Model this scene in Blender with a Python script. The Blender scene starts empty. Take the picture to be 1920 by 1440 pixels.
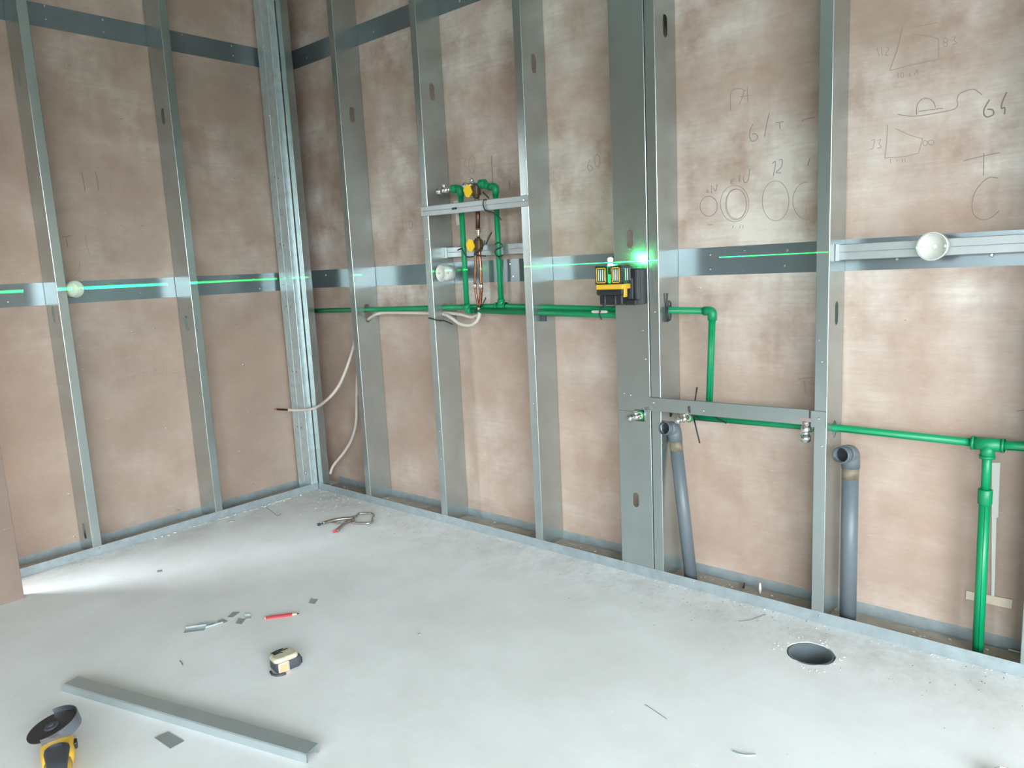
import bpy, bmesh, math, random
from mathutils import Vector, Matrix
random.seed(7)
scene = bpy.context.scene
COL = scene.collection
PI = math.pi

# ------------------------------------------------------------------ camera
CAM = Vector((3.7287, -2.4572, 1.25))
RT = Vector((0.75546887, 0.65343739, -0.04781595))
UP = Vector((-0.06536494, 0.14778567, 0.98685704))
FW = Vector((-0.6519158, 0.74241429, -0.15435937))
FPX = 1398.08
cd = bpy.data.cameras.new('camera')
cam = bpy.data.objects.new('camera', cd); COL.objects.link(cam)
cd.sensor_width = 36.0; cd.lens = 36.0 * FPX / 1920.0; cd.clip_start = 0.05
M3 = Matrix((RT, UP, -FW)).transposed()
cam.matrix_world = Matrix.Translation(CAM) @ M3.to_4x4()
scene.camera = cam

# ------------------------------------------------------------------ world, exposure
scene.view_settings.view_transform = 'Standard'
scene.view_settings.look = 'None'
scene.view_settings.gamma = 1.0
scene.view_settings.exposure = 0.0
w = bpy.data.worlds.new('sky'); scene.world = w; w.use_nodes = True
wn, wl = w.node_tree.nodes, w.node_tree.links
wn.clear()
wo = wn.new('ShaderNodeOutputWorld'); wb = wn.new('ShaderNodeBackground')
wt = wn.new('ShaderNodeTexCoord'); ws = wn.new('ShaderNodeSeparateXYZ'); wr = wn.new('ShaderNodeValToRGB')
wl.new(wt.outputs['Generated'], ws.inputs[0]); wl.new(ws.outputs['Z'], wr.inputs[0])
wr.color_ramp.elements[0].position = 0.0; wr.color_ramp.elements[0].color = (0.12, 0.125, 0.12, 1)
wr.color_ramp.elements[1].position = 0.04; wr.color_ramp.elements[1].color = (0.86, 0.95, 1.0, 1)
wl.new(wr.outputs[0], wb.inputs[0]); wb.inputs[1].default_value = 24.0
wl.new(wb.outputs[0], wo.inputs[0])
scene.cycles.max_bounces = 12
scene.cycles.diffuse_bounces = 6
scene.cycles.glossy_bounces = 6
scene.cycles.sample_clamp_indirect = 6

def portal(name, loc, rot, sx, sy):
    l = bpy.data.lights.new(name, 'AREA'); l.shape = 'RECTANGLE'; l.size = sx; l.size_y = sy
    l.cycles.is_portal = True
    o = bpy.data.objects.new(name, l); COL.objects.link(o); o.location = loc; o.rotation_euler = rot
    return o
# room: x from -0.164 (left boards) to XE, y from YR to 0.152 (right boards), ceiling ZC
XE, YR, ZC = 6.4, -5.2, 3.0
DR, DL = 0.152, 0.164
W_END = (-5.0, -1.6, 0.02, 2.4)      # opening in wall_end : y0,y1,z0,z1
W_REAR = (4.5, 6.3, 0.1, 2.4)         # opening in wall_rear : x0,x1,z0,z1
W_REAR2 = (2.4, 3.2, 0.9, 1.8)        # second opening in wall_rear
W_LEFT = (-2.7, -1.90, 0.0, 2.15)      # doorway in wall_left : y0,y1,z0,z1
portal('window_portal_end', (XE + 0.12, (W_END[0]+W_END[1])/2, (W_END[2]+W_END[3])/2), (0, PI/2, 0), W_END[3]-W_END[2], W_END[1]-W_END[0])
portal('window_portal_rear', ((W_REAR[0]+W_REAR[1])/2, YR - 0.12, (W_REAR[2]+W_REAR[3])/2), (PI/2, 0, 0), W_REAR[1]-W_REAR[0], W_REAR[3]-W_REAR[2])
portal('window_portal_rear_second', ((W_REAR2[0]+W_REAR2[1])/2, YR - 0.12, (W_REAR2[2]+W_REAR2[3])/2), (PI/2, 0, 0), W_REAR2[1]-W_REAR2[0], W_REAR2[3]-W_REAR2[2])
portal('doorway_portal', (-DL - 0.3, (W_LEFT[0]+W_LEFT[1])/2, (W_LEFT[2]+W_LEFT[3])/2), (0, -PI/2, 0), W_LEFT[3]-W_LEFT[2], W_LEFT[1]-W_LEFT[0])

# ------------------------------------------------------------------ points from the camera calibration
def ray(u, v):
    return FW + RT * ((u - 960) / FPX) - UP * ((v - 720) / FPX)
def hit(u, v, ax, val):
    d = ray(u, v); return CAM + d * ((val - CAM[ax]) / d[ax])
def PX(u, v, x): return hit(u, v, 0, x)
def PY(u, v, y): return hit(u, v, 1, y)
def PZ(u, v, z=0.0): return hit(u, v, 2, z)

# ------------------------------------------------------------------ materials
def mat(name):
    m = bpy.data.materials.new(name); m.use_nodes = True
    nt = m.node_tree; b = nt.nodes['Principled BSDF']
    return m, nt, b
def simple(name, col, rough=0.5, metal=0.0, emit=None, es=0, noise=0.0, nscale=20, spec=0.5, coat=0):
    m, nt, b = mat(name)
    b.inputs['Base Color'].default_value = (*col, 1); b.inputs['Roughness'].default_value = rough
    b.inputs['Metallic'].default_value = metal; b.inputs['Specular IOR Level'].default_value = spec
    b.inputs['Coat Weight'].default_value = coat
    if emit: b.inputs['Emission Color'].default_value = (*emit, 1); b.inputs['Emission Strength'].default_value = es
    if noise:
        tc = nt.nodes.new('ShaderNodeTexCoord'); n = nt.nodes.new('ShaderNodeTexNoise'); r = nt.nodes.new('ShaderNodeMix')
        r.data_type = 'RGBA'; n.inputs['Scale'].default_value = nscale; n.inputs['Detail'].default_value = 5
        nt.links.new(tc.outputs['Object'], n.inputs['Vector']); nt.links.new(n.outputs['Fac'], r.inputs[0])
        r.inputs[6].default_value = (*[c * (1 - noise) for c in col], 1); r.inputs[7].default_value = (*[min(1, c * (1 + noise)) for c in col], 1)
        nt.links.new(r.outputs[2], b.inputs['Base Color'])
    return m
def noise_node(nt, scale, vec, detail=4, rough=0.55):
    mp = nt.nodes.new('ShaderNodeMapping'); mp.inputs['Scale'].default_value = scale
    n = nt.nodes.new('ShaderNodeTexNoise'); n.inputs['Scale'].default_value = 1; n.inputs['Detail'].default_value = detail
    n.inputs['Roughness'].default_value = rough
    nt.links.new(vec, mp.inputs['Vector']); nt.links.new(mp.outputs[0], n.inputs['Vector']); return n.outputs['Fac']
def ramp(nt, fac, stops):
    r = nt.nodes.new('ShaderNodeValToRGB'); e = r.color_ramp.elements
    while len(e) < len(stops): e.new(0.5)
    for k, (p, c) in enumerate(stops):
        e[k].position = p; e[k].color = (*c, 1) if isinstance(c, tuple) else (c, c, c, 1)
    nt.links.new(fac, r.inputs[0]); return r.outputs[0]
def math_node(nt, op, a, b):
    n = nt.nodes.new("ShaderNodeMath"); n.operation = op
    for i, v in enumerate((a, b)):
        if isinstance(v, (int, float)): n.inputs[i].default_value = v
        else: nt.links.new(v, n.inputs[i])
    return n.outputs[0]
def mix(nt, fac, a, b, blend='MIX'):
    n = nt.nodes.new('ShaderNodeMix'); n.data_type = 'RGBA'; n.blend_type = blend
    if isinstance(fac, (int, float)): n.inputs[0].default_value = fac
    else: nt.links.new(fac, n.inputs[0])
    for i, v in ((6, a), (7, b)):
        if isinstance(v, tuple): n.inputs[i].default_value = (*v, 1)
        else: nt.links.new(v, n.inputs[i])
    return n.outputs[2]

def plywood(name, white, base=(0.45, 0.325, 0.235), off=0.0):
    m, nt, b = mat(name)
    tc = nt.nodes.new('ShaderNodeTexCoord'); mp = nt.nodes.new('ShaderNodeMapping'); mp.inputs['Location'].default_value = (off, off*.7, off*.3)
    nt.links.new(tc.outputs['Object'], mp.inputs['Vector']); v = mp.outputs[0]
    big = ramp(nt, noise_node(nt, (1.7, 1.7, 2.3), v, 3), [(0.36, 0.0), (0.66, 1.0)])
    mid = ramp(nt, noise_node(nt, (5.0, 5.0, 5.5), v, 5, .62), [(0.34, 0.0), (0.72, 1.0)])
    drip = ramp(nt, noise_node(nt, (11, 11, 1.3), v, 4, .6), [(0.45, 0.0), (0.70, 0.6)])
    strk = ramp(nt, noise_node(nt, (5, 5, 75), v, 6, .72), [(0.30, 0.62), (0.62, 1.0)])
    fine = noise_node(nt, (30, 30, 300), v, 3, .6)
    wmask = math_node(nt, 'MULTIPLY', math_node(nt, 'ADD', math_node(nt, 'MULTIPLY', big, math_node(nt, 'ADD', mid, math_node(nt, 'MULTIPLY', drip, .5))), math_node(nt, 'MULTIPLY', mid, 0.22)), strk)
    # plaster haze is heavier high up and in a band under the middle strap
    sx = nt.nodes.new('ShaderNodeSeparateXYZ'); nt.links.new(tc.outputs['Object'], sx.inputs[0])
    hz = ramp(nt, math_node(nt, 'MULTIPLY', sx.outputs['Z'], 0.333), [(0.0, 0.75), (0.06, 0.45), (0.25, 0.4), (0.335, 0.7), (0.37, 1.25 if white > .7 else .9), (0.40, 1.2), (0.46, 1.3), (0.75, 1.3)])
    wmask = math_node(nt, 'MULTIPLY', math_node(nt, 'MULTIPLY', wmask, hz), white)
    tone = ramp(nt, noise_node(nt, (2.2, 2.2, 2.6), v, 4), [(0.3, tuple(c * .88 for c in base)), (0.7, tuple(c * 1.1 for c in base))])
    tone = mix(nt, 0.16, tone, ramp(nt, fine, [(0.3, 0.5), (0.7, 1.0)]), 'MULTIPLY')
    lite = mix(nt, wmask, tone, (0.65, 0.58, 0.52))
    # small dark flecks and light scratches of the veneer
    dk = ramp(nt, noise_node(nt, (26, 26, 190), v, 4, .7), [(0.72, 0.0), (0.78, 0.35)])
    lt = ramp(nt, noise_node(nt, (21, 21, 260), v, 3, .6), [(0.715, 0.0), (0.75, 0.5)])
    c = mix(nt, dk, lite, (0.24, 0.17, 0.12)); c = mix(nt, lt, c, (0.74, 0.67, 0.58))
    nt.links.new(c, b.inputs['Base Color'])
    b.inputs['Roughness'].default_value = 0.5; b.inputs['Specular IOR Level'].default_value = 0.35
    return m
def steel(name, col=(0.58, 0.61, 0.61), rough=0.3, axis=2, dust=0.25):
    m, nt, b = mat(name)
    tc = nt.nodes.new('ShaderNodeTexCoord'); v = tc.outputs['Object']
    sc = [140, 140, 140]; sc[axis] = 1.5
    brush = noise_node(nt, tuple(sc), v, 3, .5); blot = noise_node(nt, (9, 9, 9) if dust < .5 else (22, 22, 22), v, 5, .65)
    spk = ramp(nt, noise_node(nt, (130, 130, 130), v, 2, .5), [(0.76, 0.0), (0.80, 0.6)])
    k_ = 1 if dust < .5 else 2.6; lo = tuple(c * (1 - .07 * k_) for c in col); hi = tuple(min(1, c * (1 + .05 * k_)) for c in col)
    c = ramp(nt, blot, [(0.3, lo), (0.7, hi)]); c = mix(nt, spk, c, (0.85, 0.87, 0.87)) if dust > .3 else c
    nt.links.new(c, b.inputs['Base Color']); b.inputs['Metallic'].default_value = 1.0 - dust
    b.inputs['Specular IOR Level'].default_value = 0.5
    b.inputs['Roughness'].default_value = rough
    bp = nt.nodes.new('ShaderNodeBump'); bp.inputs['Strength'].default_value = 0.03; bp.inputs['Distance'].default_value = 0.0005
    nt.links.new(brush, bp.inputs['Height']); nt.links.new(bp.outputs[0], b.inputs['Normal'])
    return m
def concrete():
    m, nt, b = mat('floor_screed')
    tc = nt.nodes.new('ShaderNodeTexCoord'); v = tc.outputs['Object']
    a = ramp(nt, noise_node(nt, (0.9, 0.9, 1), v, 5, .6), [(0.32, (0.76, 0.765, 0.76)), (0.62, (0.83, 0.85, 0.865))])
    s = ramp(nt, noise_node(nt, (3.5, 3.5, 1), v, 6, .7), [(0.30, (0.86, 0.85, 0.83)), (0.60, (1., 1., 1.))])
    c = mix(nt, 0.55, a, s, 'MULTIPLY')
    dirt = ramp(nt, noise_node(nt, (11, 11, 1), v, 6, .75), [(0.66, 0.0), (0.80, 0.5)]); c = mix(nt, dirt, c, (0.42, 0.37, 0.31))
    sp = ramp(nt, noise_node(nt, (75, 75, 1), v, 3, .6), [(0.74, 0.0), (0.78, 0.55)]); c = mix(nt, sp, c, (0.30, 0.27, 0.24))
    scr = ramp(nt, noise_node(nt, (5, 60, 1), v, 4, .6), [(0.70, 0.0), (0.76, 0.3)]); c = mix(nt, scr, c, (0.82, 0.82, 0.80))
    # trodden dirt along the right wall, strongest round the drain and the pipes
    sx = nt.nodes.new('ShaderNodeSeparateXYZ'); nt.links.new(v, sx.inputs[0])
    mr = nt.nodes.new('ShaderNodeMapRange'); nt.links.new(sx.outputs['Y'], mr.inputs[0]); mr.inputs[1].default_value = -0.42; mr.inputs[2].default_value = 0.0
    dn = ramp(nt, noise_node(nt, (7, 5, 1), v, 7, .75), [(0.42, 0.0), (0.72, 0.75)])
    c = mix(nt, math_node(nt, 'MULTIPLY', mr.outputs[0], dn), c, (0.40, 0.37, 0.33))
    mr2 = nt.nodes.new('ShaderNodeMapRange'); nt.links.new(sx.outputs['X'], mr2.inputs[0]); mr2.inputs[1].default_value = 0.25; mr2.inputs[2].default_value = 0.0
    c = mix(nt, math_node(nt, 'MULTIPLY', mr2.outputs[0], dn), c, (0.42, 0.38, 0.33))
    nt.links.new(c, b.inputs['Base Color']); b.inputs['Roughness'].default_value = 0.55; b.inputs['Specular IOR Level'].default_value = 0.3
    bp = nt.nodes.new('ShaderNodeBump'); bp.inputs['Strength'].default_value = 0.25; bp.inputs['Distance'].default_value = 0.002
    nt.links.new(noise_node(nt, (30, 30, 30), v, 5, .6), bp.inputs['Height']); nt.links.new(bp.outputs[0], b.inputs['Normal'])
    return m

M = {}
M['ply_r'] = plywood('stained_plywood_right', 1.1, (0.40, 0.283, 0.222))
M['ply_l'] = plywood('stained_plywood_left', 0.42, (0.36, 0.26, 0.205), 3.3)
M['board'] = plywood('bare_board', 0.12, (0.24, 0.17, 0.135), 7)
M['floor'] = concrete()
M['stud'] = steel('galvanised_stud', (0.465, 0.52, 0.51), 0.27, 2, .13)
M['strap'] = steel('galvanised_strap', (0.235, 0.28, 0.30), 0.25, 0, 0.35)
M['track'] = steel('dusty_galvanised_track', (0.36, 0.415, 0.435), 0.42, 0, 0.55)
M['rail'] = steel('bright_galvanised_rail', (0.45, 0.48, 0.48), 0.42, 0, 0.35)
M['scrap'] = steel('galvanised_scrap', (0.42, 0.475, 0.485), 0.38, 0, 0.45)
M['stud_doorway_lit'] = steel('doorway_lit_galvanised_stud', (0.55, 0.65, 0.665), 0.36, 2, 0.5)  # lighter bluish copy of the stud steel, doorway light put into its colour
M['screw'] = simple('zinc_screw', (0.75, 0.77, 0.78), 0.25, 1.0)
M['green'] = simple('green_plastic_pipe', (0.0, 0.25, 0.095), 0.38, noise=0.12, nscale=12)
M['green_line'] = simple('dark_green_stripe', (0.0, 0.10, 0.05), 0.45)
M['green_fit'] = simple('green_plastic_fitting', (0.0, 0.22, 0.085), 0.42, noise=0.1)
M['grey_pvc'] = simple('grey_drain_plastic', (0.115, 0.138, 0.155), 0.42, noise=0.08, nscale=8)
M['chrome'] = simple('chrome', (0.82, 0.82, 0.82), 0.12, 1.0)
M['copper'] = simple('copper_tube', (0.27, 0.115, 0.07), 0.3, 1.0, noise=0.6, nscale=30)
M['copper_dark'] = simple('tarnished_copper', (0.16, 0.075, 0.055), 0.38, 0.85, noise=0.3, nscale=30)
M['brass'] = simple('dull_brass', (0.13, 0.085, 0.05), 0.5, 0.6, noise=0.2, nscale=40)
M['solder'] = simple('solder', (0.65, 0.55, 0.46), 0.25, 1.0)
M['yellow'] = simple('yellow_plastic', (0.80, 0.50, 0.02), 0.4)
M['tool_yellow'] = simple('tool_yellow_plastic', (0.74, 0.44, 0.035), 0.42, noise=0.12, nscale=15)
M['black'] = simple('black_plastic', (0.018, 0.02, 0.022), 0.45)
M['dark_grey'] = simple('dark_grey_rubber', (0.05, 0.055, 0.065), 0.55, noise=0.2)
M['insul'] = simple('beige_pipe_insulation', (0.58, 0.51, 0.45), 0.6, noise=0.1, nscale=30)
M['white'] = simple('white_plastic', (0.66, 0.66, 0.61), 0.45)
M['wood'] = simple('pale_wood', (0.66, 0.56, 0.44), 0.6, noise=0.15, nscale=40)
M['pencil'] = simple('pencil_graphite', (0.21, 0.175, 0.15), 0.5)
M['pencil_faint'] = simple('pencil_graphite_faint', (0.27, 0.215, 0.175), 0.5)
M['red'] = simple('red_lacquer', (0.58, 0.05, 0.07), 0.35)
M['orange'] = simple('pale_orange_plastic', (0.88, 0.36, 0.20), 0.45)
M['cream'] = simple('scuffed_cream_plastic', (0.50, 0.475, 0.35), 0.5, noise=0.3, nscale=60)
M['crumb'] = simple('plaster_crumbs', (0.66, 0.63, 0.56), 0.8, noise=0.3, nscale=60)
M['dirt'] = simple('grey_brown_dirt', (0.36, 0.32, 0.27), 0.85, noise=0.45, nscale=18)
M['plaster'] = simple('ceiling_plaster', (0.30, 0.34, 0.30), 0.8)
M['back'] = simple('bare_back_wall', (0.20, 0.22, 0.19), 0.7, noise=0.1, nscale=3)
M['frame'] = simple('window_frame_white', (0.7, 0.7, 0.7), 0.4)
M['glow'] = simple('lit_laser_lens', (0.1, 0.9, 0.4), 0.2, emit=(0.25, 1.0, 0.45), es=60)
M['lit_green'] = simple('added_green_glow', (0.02, 0.4, 0.12), 0.3, emit=(0.01, 1.0, 0.18), es=0.75)  # green glow put in as emission, for the glare round the lens
M['lens'] = simple('laser_window_glass', (0.03, 0.16, 0.08), 0.08)
M['glue'] = simple('brown_glue_stain', (0.20, 0.165, 0.115), 0.5, noise=0.9, nscale=35)
M['darkhole'] = simple('pipe_opening_shade', (0.012, 0.016, 0.022), 0.6)  # near-black colour carries the shade inside the pipe openings
M['plier'] = simple('worn_nickel', (0.42, 0.39, 0.36), 0.3, 0.9, noise=0.25, nscale=40)
M['shaving'] = simple('dark_shaving', (0.16, 0.16, 0.16), 0.5)

# ------------------------------------------------------------------ mesh helpers
class MB:
    """Collects shapes into one mesh."""
    def __init__(s): s.b = bmesh.new()
    def box(s, lo, hi, mtx=None):
        vs = [s.b.verts.new(Vector((x, y, z)) if mtx is None else mtx @ Vector((x, y, z))) for x in (lo[0], hi[0]) for y in (lo[1], hi[1]) for z in (lo[2], hi[2])]
        for f in ((0, 1, 3, 2), (4, 6, 7, 5), (0, 4, 5, 1), (2, 3, 7, 6), (0, 2, 6, 4), (1, 5, 7, 3)): s.b.faces.new([vs[i] for i in f])
        return s
    def rbox(s, lo, hi, r, mtx=None, seg=3):
        t = bmesh.new(); 
        vs = [t.verts.new((x, y, z)) for x in (lo[0], hi[0]) for y in (lo[1], hi[1]) for z in (lo[2], hi[2])]
        for f in ((0, 1, 3, 2), (4, 6, 7, 5), (0, 4, 5, 1), (2, 3, 7, 6), (0, 2, 6, 4), (1, 5, 7, 3)): t.faces.new([vs[i] for i in f])
        bmesh.ops.bevel(t, geom=list(t.edges), offset=r, segments=seg, affect='EDGES', profile=0.5)
        s.join(t, mtx); return s
    def join(s, t, mtx=None):
        mp = {}
        for v in t.verts: mp[v] = s.b.verts.new(mtx @ v.co if mtx else v.co)
        for f in t.faces:
            try: nf = s.b.faces.new([mp[v] for v in f.verts]); nf.smooth = f.smooth
            except ValueError: pass
        t.free()
    def loft(s, rings, cap0=True, cap1=True, smooth=True, closed=False):
        vr = [[s.b.verts.new(p) for p in r] for r in rings]; n = len(vr[0])
        L = len(vr)
        for i in range(L if closed else L - 1):
            a, c = vr[i], vr[(i + 1) % L]
            for k in range(n):
                f = s.b.faces.new((a[k], a[(k + 1) % n], c[(k + 1) % n], c[k])); f.smooth = smooth
        if not closed:
            if cap0: s.b.faces.new(list(reversed(vr[0])))
            if cap1: s.b.faces.new(vr[-1])
        return s
    def tube(s, pts, r, seg=14, cap=True, sx=1.0, closed=False):
        pts = [Vector(p) for p in pts]; rings = []; n0 = None
        rr = r if isinstance(r, (list, tuple)) else [r] * len(pts)
        N = len(pts)
        for i, p in enumerate(pts):
            if closed: t = (pts[(i + 1) % N] - pts[i - 1]).normalized()
            elif i == 0: t = (pts[1] - p).normalized()
            elif i == N - 1: t = (p - pts[-2]).normalized()
            else: t = ((pts[i + 1] - p).normalized() + (p - pts[i - 1]).normalized()).normalized()
            if n0 is None:
                n0 = Vector((0, 0, 1)) if abs(t.z) < 0.9 else Vector((1, 0, 0))
            n0 = (n0 - t * n0.dot(t)).normalized(); bn = t.cross(n0)
            rings.append([p + (n0 * math.cos(a) + bn * math.sin(a) * sx) * rr[i] for a in [2 * PI * k / seg for k in range(seg)]])
        s.loft(rings, cap, cap, closed=closed); return s
    def cyl(s, a, b2, r, seg=24, r2=None, cap=True):
        return s.tube([a, b2], [r, r if r2 is None else r2], seg, cap)
    def pipe(s, a, b2, ro, ri, seg=28, closed_far=False):
        """hollow cylinder open at a"""
        a, b2 = Vector(a), Vector(b2); t = (b2 - a).normalized()
        n0 = Vector((0, 0, 1)) if abs(t.z) < 0.9 else Vector((1, 0, 0)); n0 = (n0 - t * n0.dot(t)).normalized(); bn = t.cross(n0)
        R = lambda p, r: [p + (n0 * math.cos(2*PI*k/seg) + bn * math.sin(2*PI*k/seg)) * r for k in range(seg)]
        if closed_far: s.loft([R(b2, ro), R(a, ro), R(a, ri), R(b2 - t * (ro-ri), ri)], True, True)
        else: s.loft([R(b2, ro), R(a, ro), R(a, ri), R(b2, ri)], False, False, closed=True)
        return s
    def ball(s, c, r, seg=14, sc=(1, 1, 1)):
        t = bmesh.new(); bmesh.ops.create_uvsphere(t, u_segments=seg, v_segments=seg // 2 + 1, radius=r)
        for f in t.faces: f.smooth = True
        s.join(t, Matrix.Translation(c) @ Matrix.Diagonal((*sc, 1))); return s
    def hexn(s, a, b2, r): return s.tube([a, b2], r, 6)
    def ribbon(s, pts, wd, nrm, th=0.0006):
        """a thin flat line of width wd lying on a surface with normal nrm"""
        pts = [Vector(p) for p in pts]; nrm = Vector(nrm).normalized(); rings = []
        for i, p in enumerate(pts):
            t = (pts[min(i + 1, len(pts) - 1)] - pts[max(i - 1, 0)]).normalized(); sd = t.cross(nrm).normalized() * wd / 2
            rings.append([p + sd, p + sd + nrm * th, p - sd + nrm * th, p - sd])
        s.loft(rings, smooth=False); return s
    def prism(s, outline, vec, smooth=False):
        a = [Vector(p) for p in outline]; vec = Vector(vec)
        s.loft([a, [p + vec for p in a]], smooth=smooth); return s
    def build(s, name, m, parent=None, origin=None, bevel=0):
        me = bpy.data.meshes.new(name)
        bmesh.ops.recalc_face_normals(s.b, faces=list(s.b.faces))
        if origin is not None: bmesh.ops.translate(s.b, verts=list(s.b.verts), vec=-Vector(origin))
        s.b.to_mesh(me); s.b.free()
        o = bpy.data.objects.new(name, me); COL.objects.link(o)
        me.materials.append(m)
        if parent is not None: o.parent = parent; 
        if origin is not None: o.location = Vector(origin)
        if bevel:
            bv = o.modifiers.new('bevel', 'BEVEL'); bv.width = bevel; bv.segments = 2; bv.limit_method = 'ANGLE'; bv.angle_limit = math.radians(40)
        return o
def tag(o, label, cat, group=None, kind=None):
    if label: o['label'] = label
    if cat: o['category'] = cat
    if group: o['group'] = group
    if kind: o['kind'] = kind
    return o
def thing(name, loc, label, cat, group=None):
    """Empty at the thing's base; parts built in world coordinates are parented with at_world()."""
    o = bpy.data.objects.new(name, None); COL.objects.link(o); o.location = loc; o.empty_display_size = 0.05
    return tag(o, label, cat, group)
def under(parent, o, label=None):
    """parent a part whose mesh is in world coordinates"""
    o.parent = parent
    off = Vector((0, 0, 0)); p = parent
    while p is not None: off += Vector(p.location); p = p.parent
    o.location = Vector(o.location) - off
    if label: o['label'] = label
    return o
def part(parent, name, mb, m, label=None, bevel=0):
    return under(parent, mb.build(name, m, bevel=bevel), label)
def structure(o, label=None):
    o['kind'] = 'structure'
    if label: o['label'] = label
    return o
def smooth_path(pts, k=8):
    pts = [Vector(p) for p in pts]; out = []
    P = [pts[0]] + pts + [pts[-1]]
    for i in range(1, len(P) - 2):
        p0, p1, p2, p3 = P[i - 1], P[i], P[i + 1], P[i + 2]
        for j in range(k):
            t = j / k
            out.append(0.5 * ((2 * p1) + (p2 - p0) * t + (2 * p0 - 5 * p1 + 4 * p2 - p3) * t * t + (3 * p1 - p0 - 3 * p2 + p3) * t ** 3))
    out.append(pts[-1]); return out
def rounded(pts, r, k=6):
    """polyline with its corners rounded by radius r"""
    pts = [Vector(p) for p in pts]; out = [pts[0]]
    for i in range(1, len(pts) - 1):
        a = (pts[i - 1] - pts[i]); c = (pts[i + 1] - pts[i]); d = min(r, a.length * .45, c.length * .45)
        p0 = pts[i] + a.normalized() * d; p1 = pts[i] + c.normalized() * d
        for j in range(k + 1):
            t = j / k; out.append(p0 * (1 - t) ** 2 + pts[i] * 2 * t * (1 - t) + p1 * t * t)
    out.append(pts[-1]); return out
def slot_outline(cx, cz, wd, h, k=6):
    r = wd / 2; o = []
    for j in range(k + 1): a = PI * j / k; o.append((cx + r * math.cos(a), cz + h / 2 - r + r * math.sin(a)))
    for j in range(k + 1): a = PI + PI * j / k; o.append((cx + r * math.cos(a), cz - h / 2 + r + r * math.sin(a)))
    return o
def plate(outline, holes, th):
    """flat plate in local XY (z = +-th/2) with holes, as a bmesh"""
    cu = bpy.data.curves.new('plate_tmp', 'CURVE'); cu.dimensions = '2D'; cu.fill_mode = 'BOTH'; cu.extrude = th / 2
    for lp in [outline] + holes:
        sp = cu.splines.new('POLY'); sp.points.add(len(lp) - 1)
        for q, p in zip(sp.points, lp): q.co = (p[0], p[1], 0, 1)
        sp.use_cyclic_u = True
    ob = bpy.data.objects.new('plate_tmp', cu); COL.objects.link(ob)
    dg = bpy.context.evaluated_depsgraph_get(); me = bpy.data.meshes.new_from_object(ob.evaluated_get(dg))
    b = bmesh.new(); b.from_mesh(me); bpy.data.objects.remove(ob); bpy.data.curves.remove(cu); bpy.data.meshes.remove(me)
    bmesh.ops.remove_doubles(b, verts=list(b.verts), dist=1e-6)
    for f in b.faces: f.smooth = False
    return b
def bas(o, ex, ey, ez):
    return Matrix.Translation(o) @ Matrix((Vector(ex), Vector(ey), Vector(ez))).transposed().to_4x4()

# ------------------------------------------------------------------ the room shell
def rect(x0, x1, y0, y1): return [(x0, y0), (x1, y0), (x1, y1), (x0, y1)]
drain_c = PZ(1520, 1225, 0); drain_c = Vector((drain_c.x, drain_c.y, 0)); RD = 0.067
hole = []
for k in range(40):
    a = 2 * PI * k / 40; rr = RD + 0.003 + 0.004 * abs(math.sin(3.3 * a + 1)) + random.uniform(-.001, .0015)
    hole.append((drain_c.x + rr * math.cos(a), drain_c.y + rr * math.sin(a)))
mb = MB(); mb.join(plate(rect(-0.6, XE, YR, 0.4), [hole], 0.12), Matrix.Translation((0, 0, -0.06)))
structure(mb.build('floor', M['floor']))
# right wall boards (behind the studs)
mb = MB(); mb.box((-0.4, DR, -0.06), (XE, DR + 0.018, ZC)); wall_right = structure(mb.build('wall_right', M['ply_r']))
# left wall boards with the doorway hidden behind the partition
mb = MB(); mb.join(plate(rect(YR, DR + .02, -0.06, ZC), [rect(W_LEFT[0], W_LEFT[1], 0.001, W_LEFT[3])], 0.018), bas((-DL - 0.009, 0, 0), (0, 1, 0), (0, 0, 1), (1, 0, 0)))
wall_left = structure(mb.build('wall_left', M['ply_l']))
mb = MB(); mb.join(plate(rect(-0.4, XE, -0.06, ZC), [rect(*W_REAR), rect(*W_REAR2)], 0.15), bas((0, YR - 0.075, 0), (1, 0, 0), (0, 0, 1), (0, -1, 0)))
structure(mb.build('wall_rear', M['back']))
mb = MB(); mb.join(plate(rect(YR - .15, DR + .02, -0.06, ZC), [rect(*W_END)], 0.15), bas((XE + 0.075, 0, 0), (0, 1, 0), (0, 0, 1), (1, 0, 0)))
structure(mb.build('wall_end', M['back']))
mb = MB(); mb.box((-0.4, YR - .15, ZC), (XE + .15, 0.2, ZC + 0.12)); structure(mb.build('ceiling', M['plaster']))
# partition that ends at the left edge of the view
mb = MB(); mb.rbox((0.205, -3.6, 0.0), (0.262, -1.618, ZC - 0.002), 0.002); structure(mb.build('wall_partition', M['board']))
mb = MB(); mb.box((-DL - .22, -1.90, 0), (-DL - .019, -1.70, ZC)); mb.box((-DL - .22, -2.9, 0), (-DL - .019, -2.7, ZC)); structure(mb.build('added_jamb_1', M['back']))  # unseen deep doorway jambs, added to narrow the light streak on the floor
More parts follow.
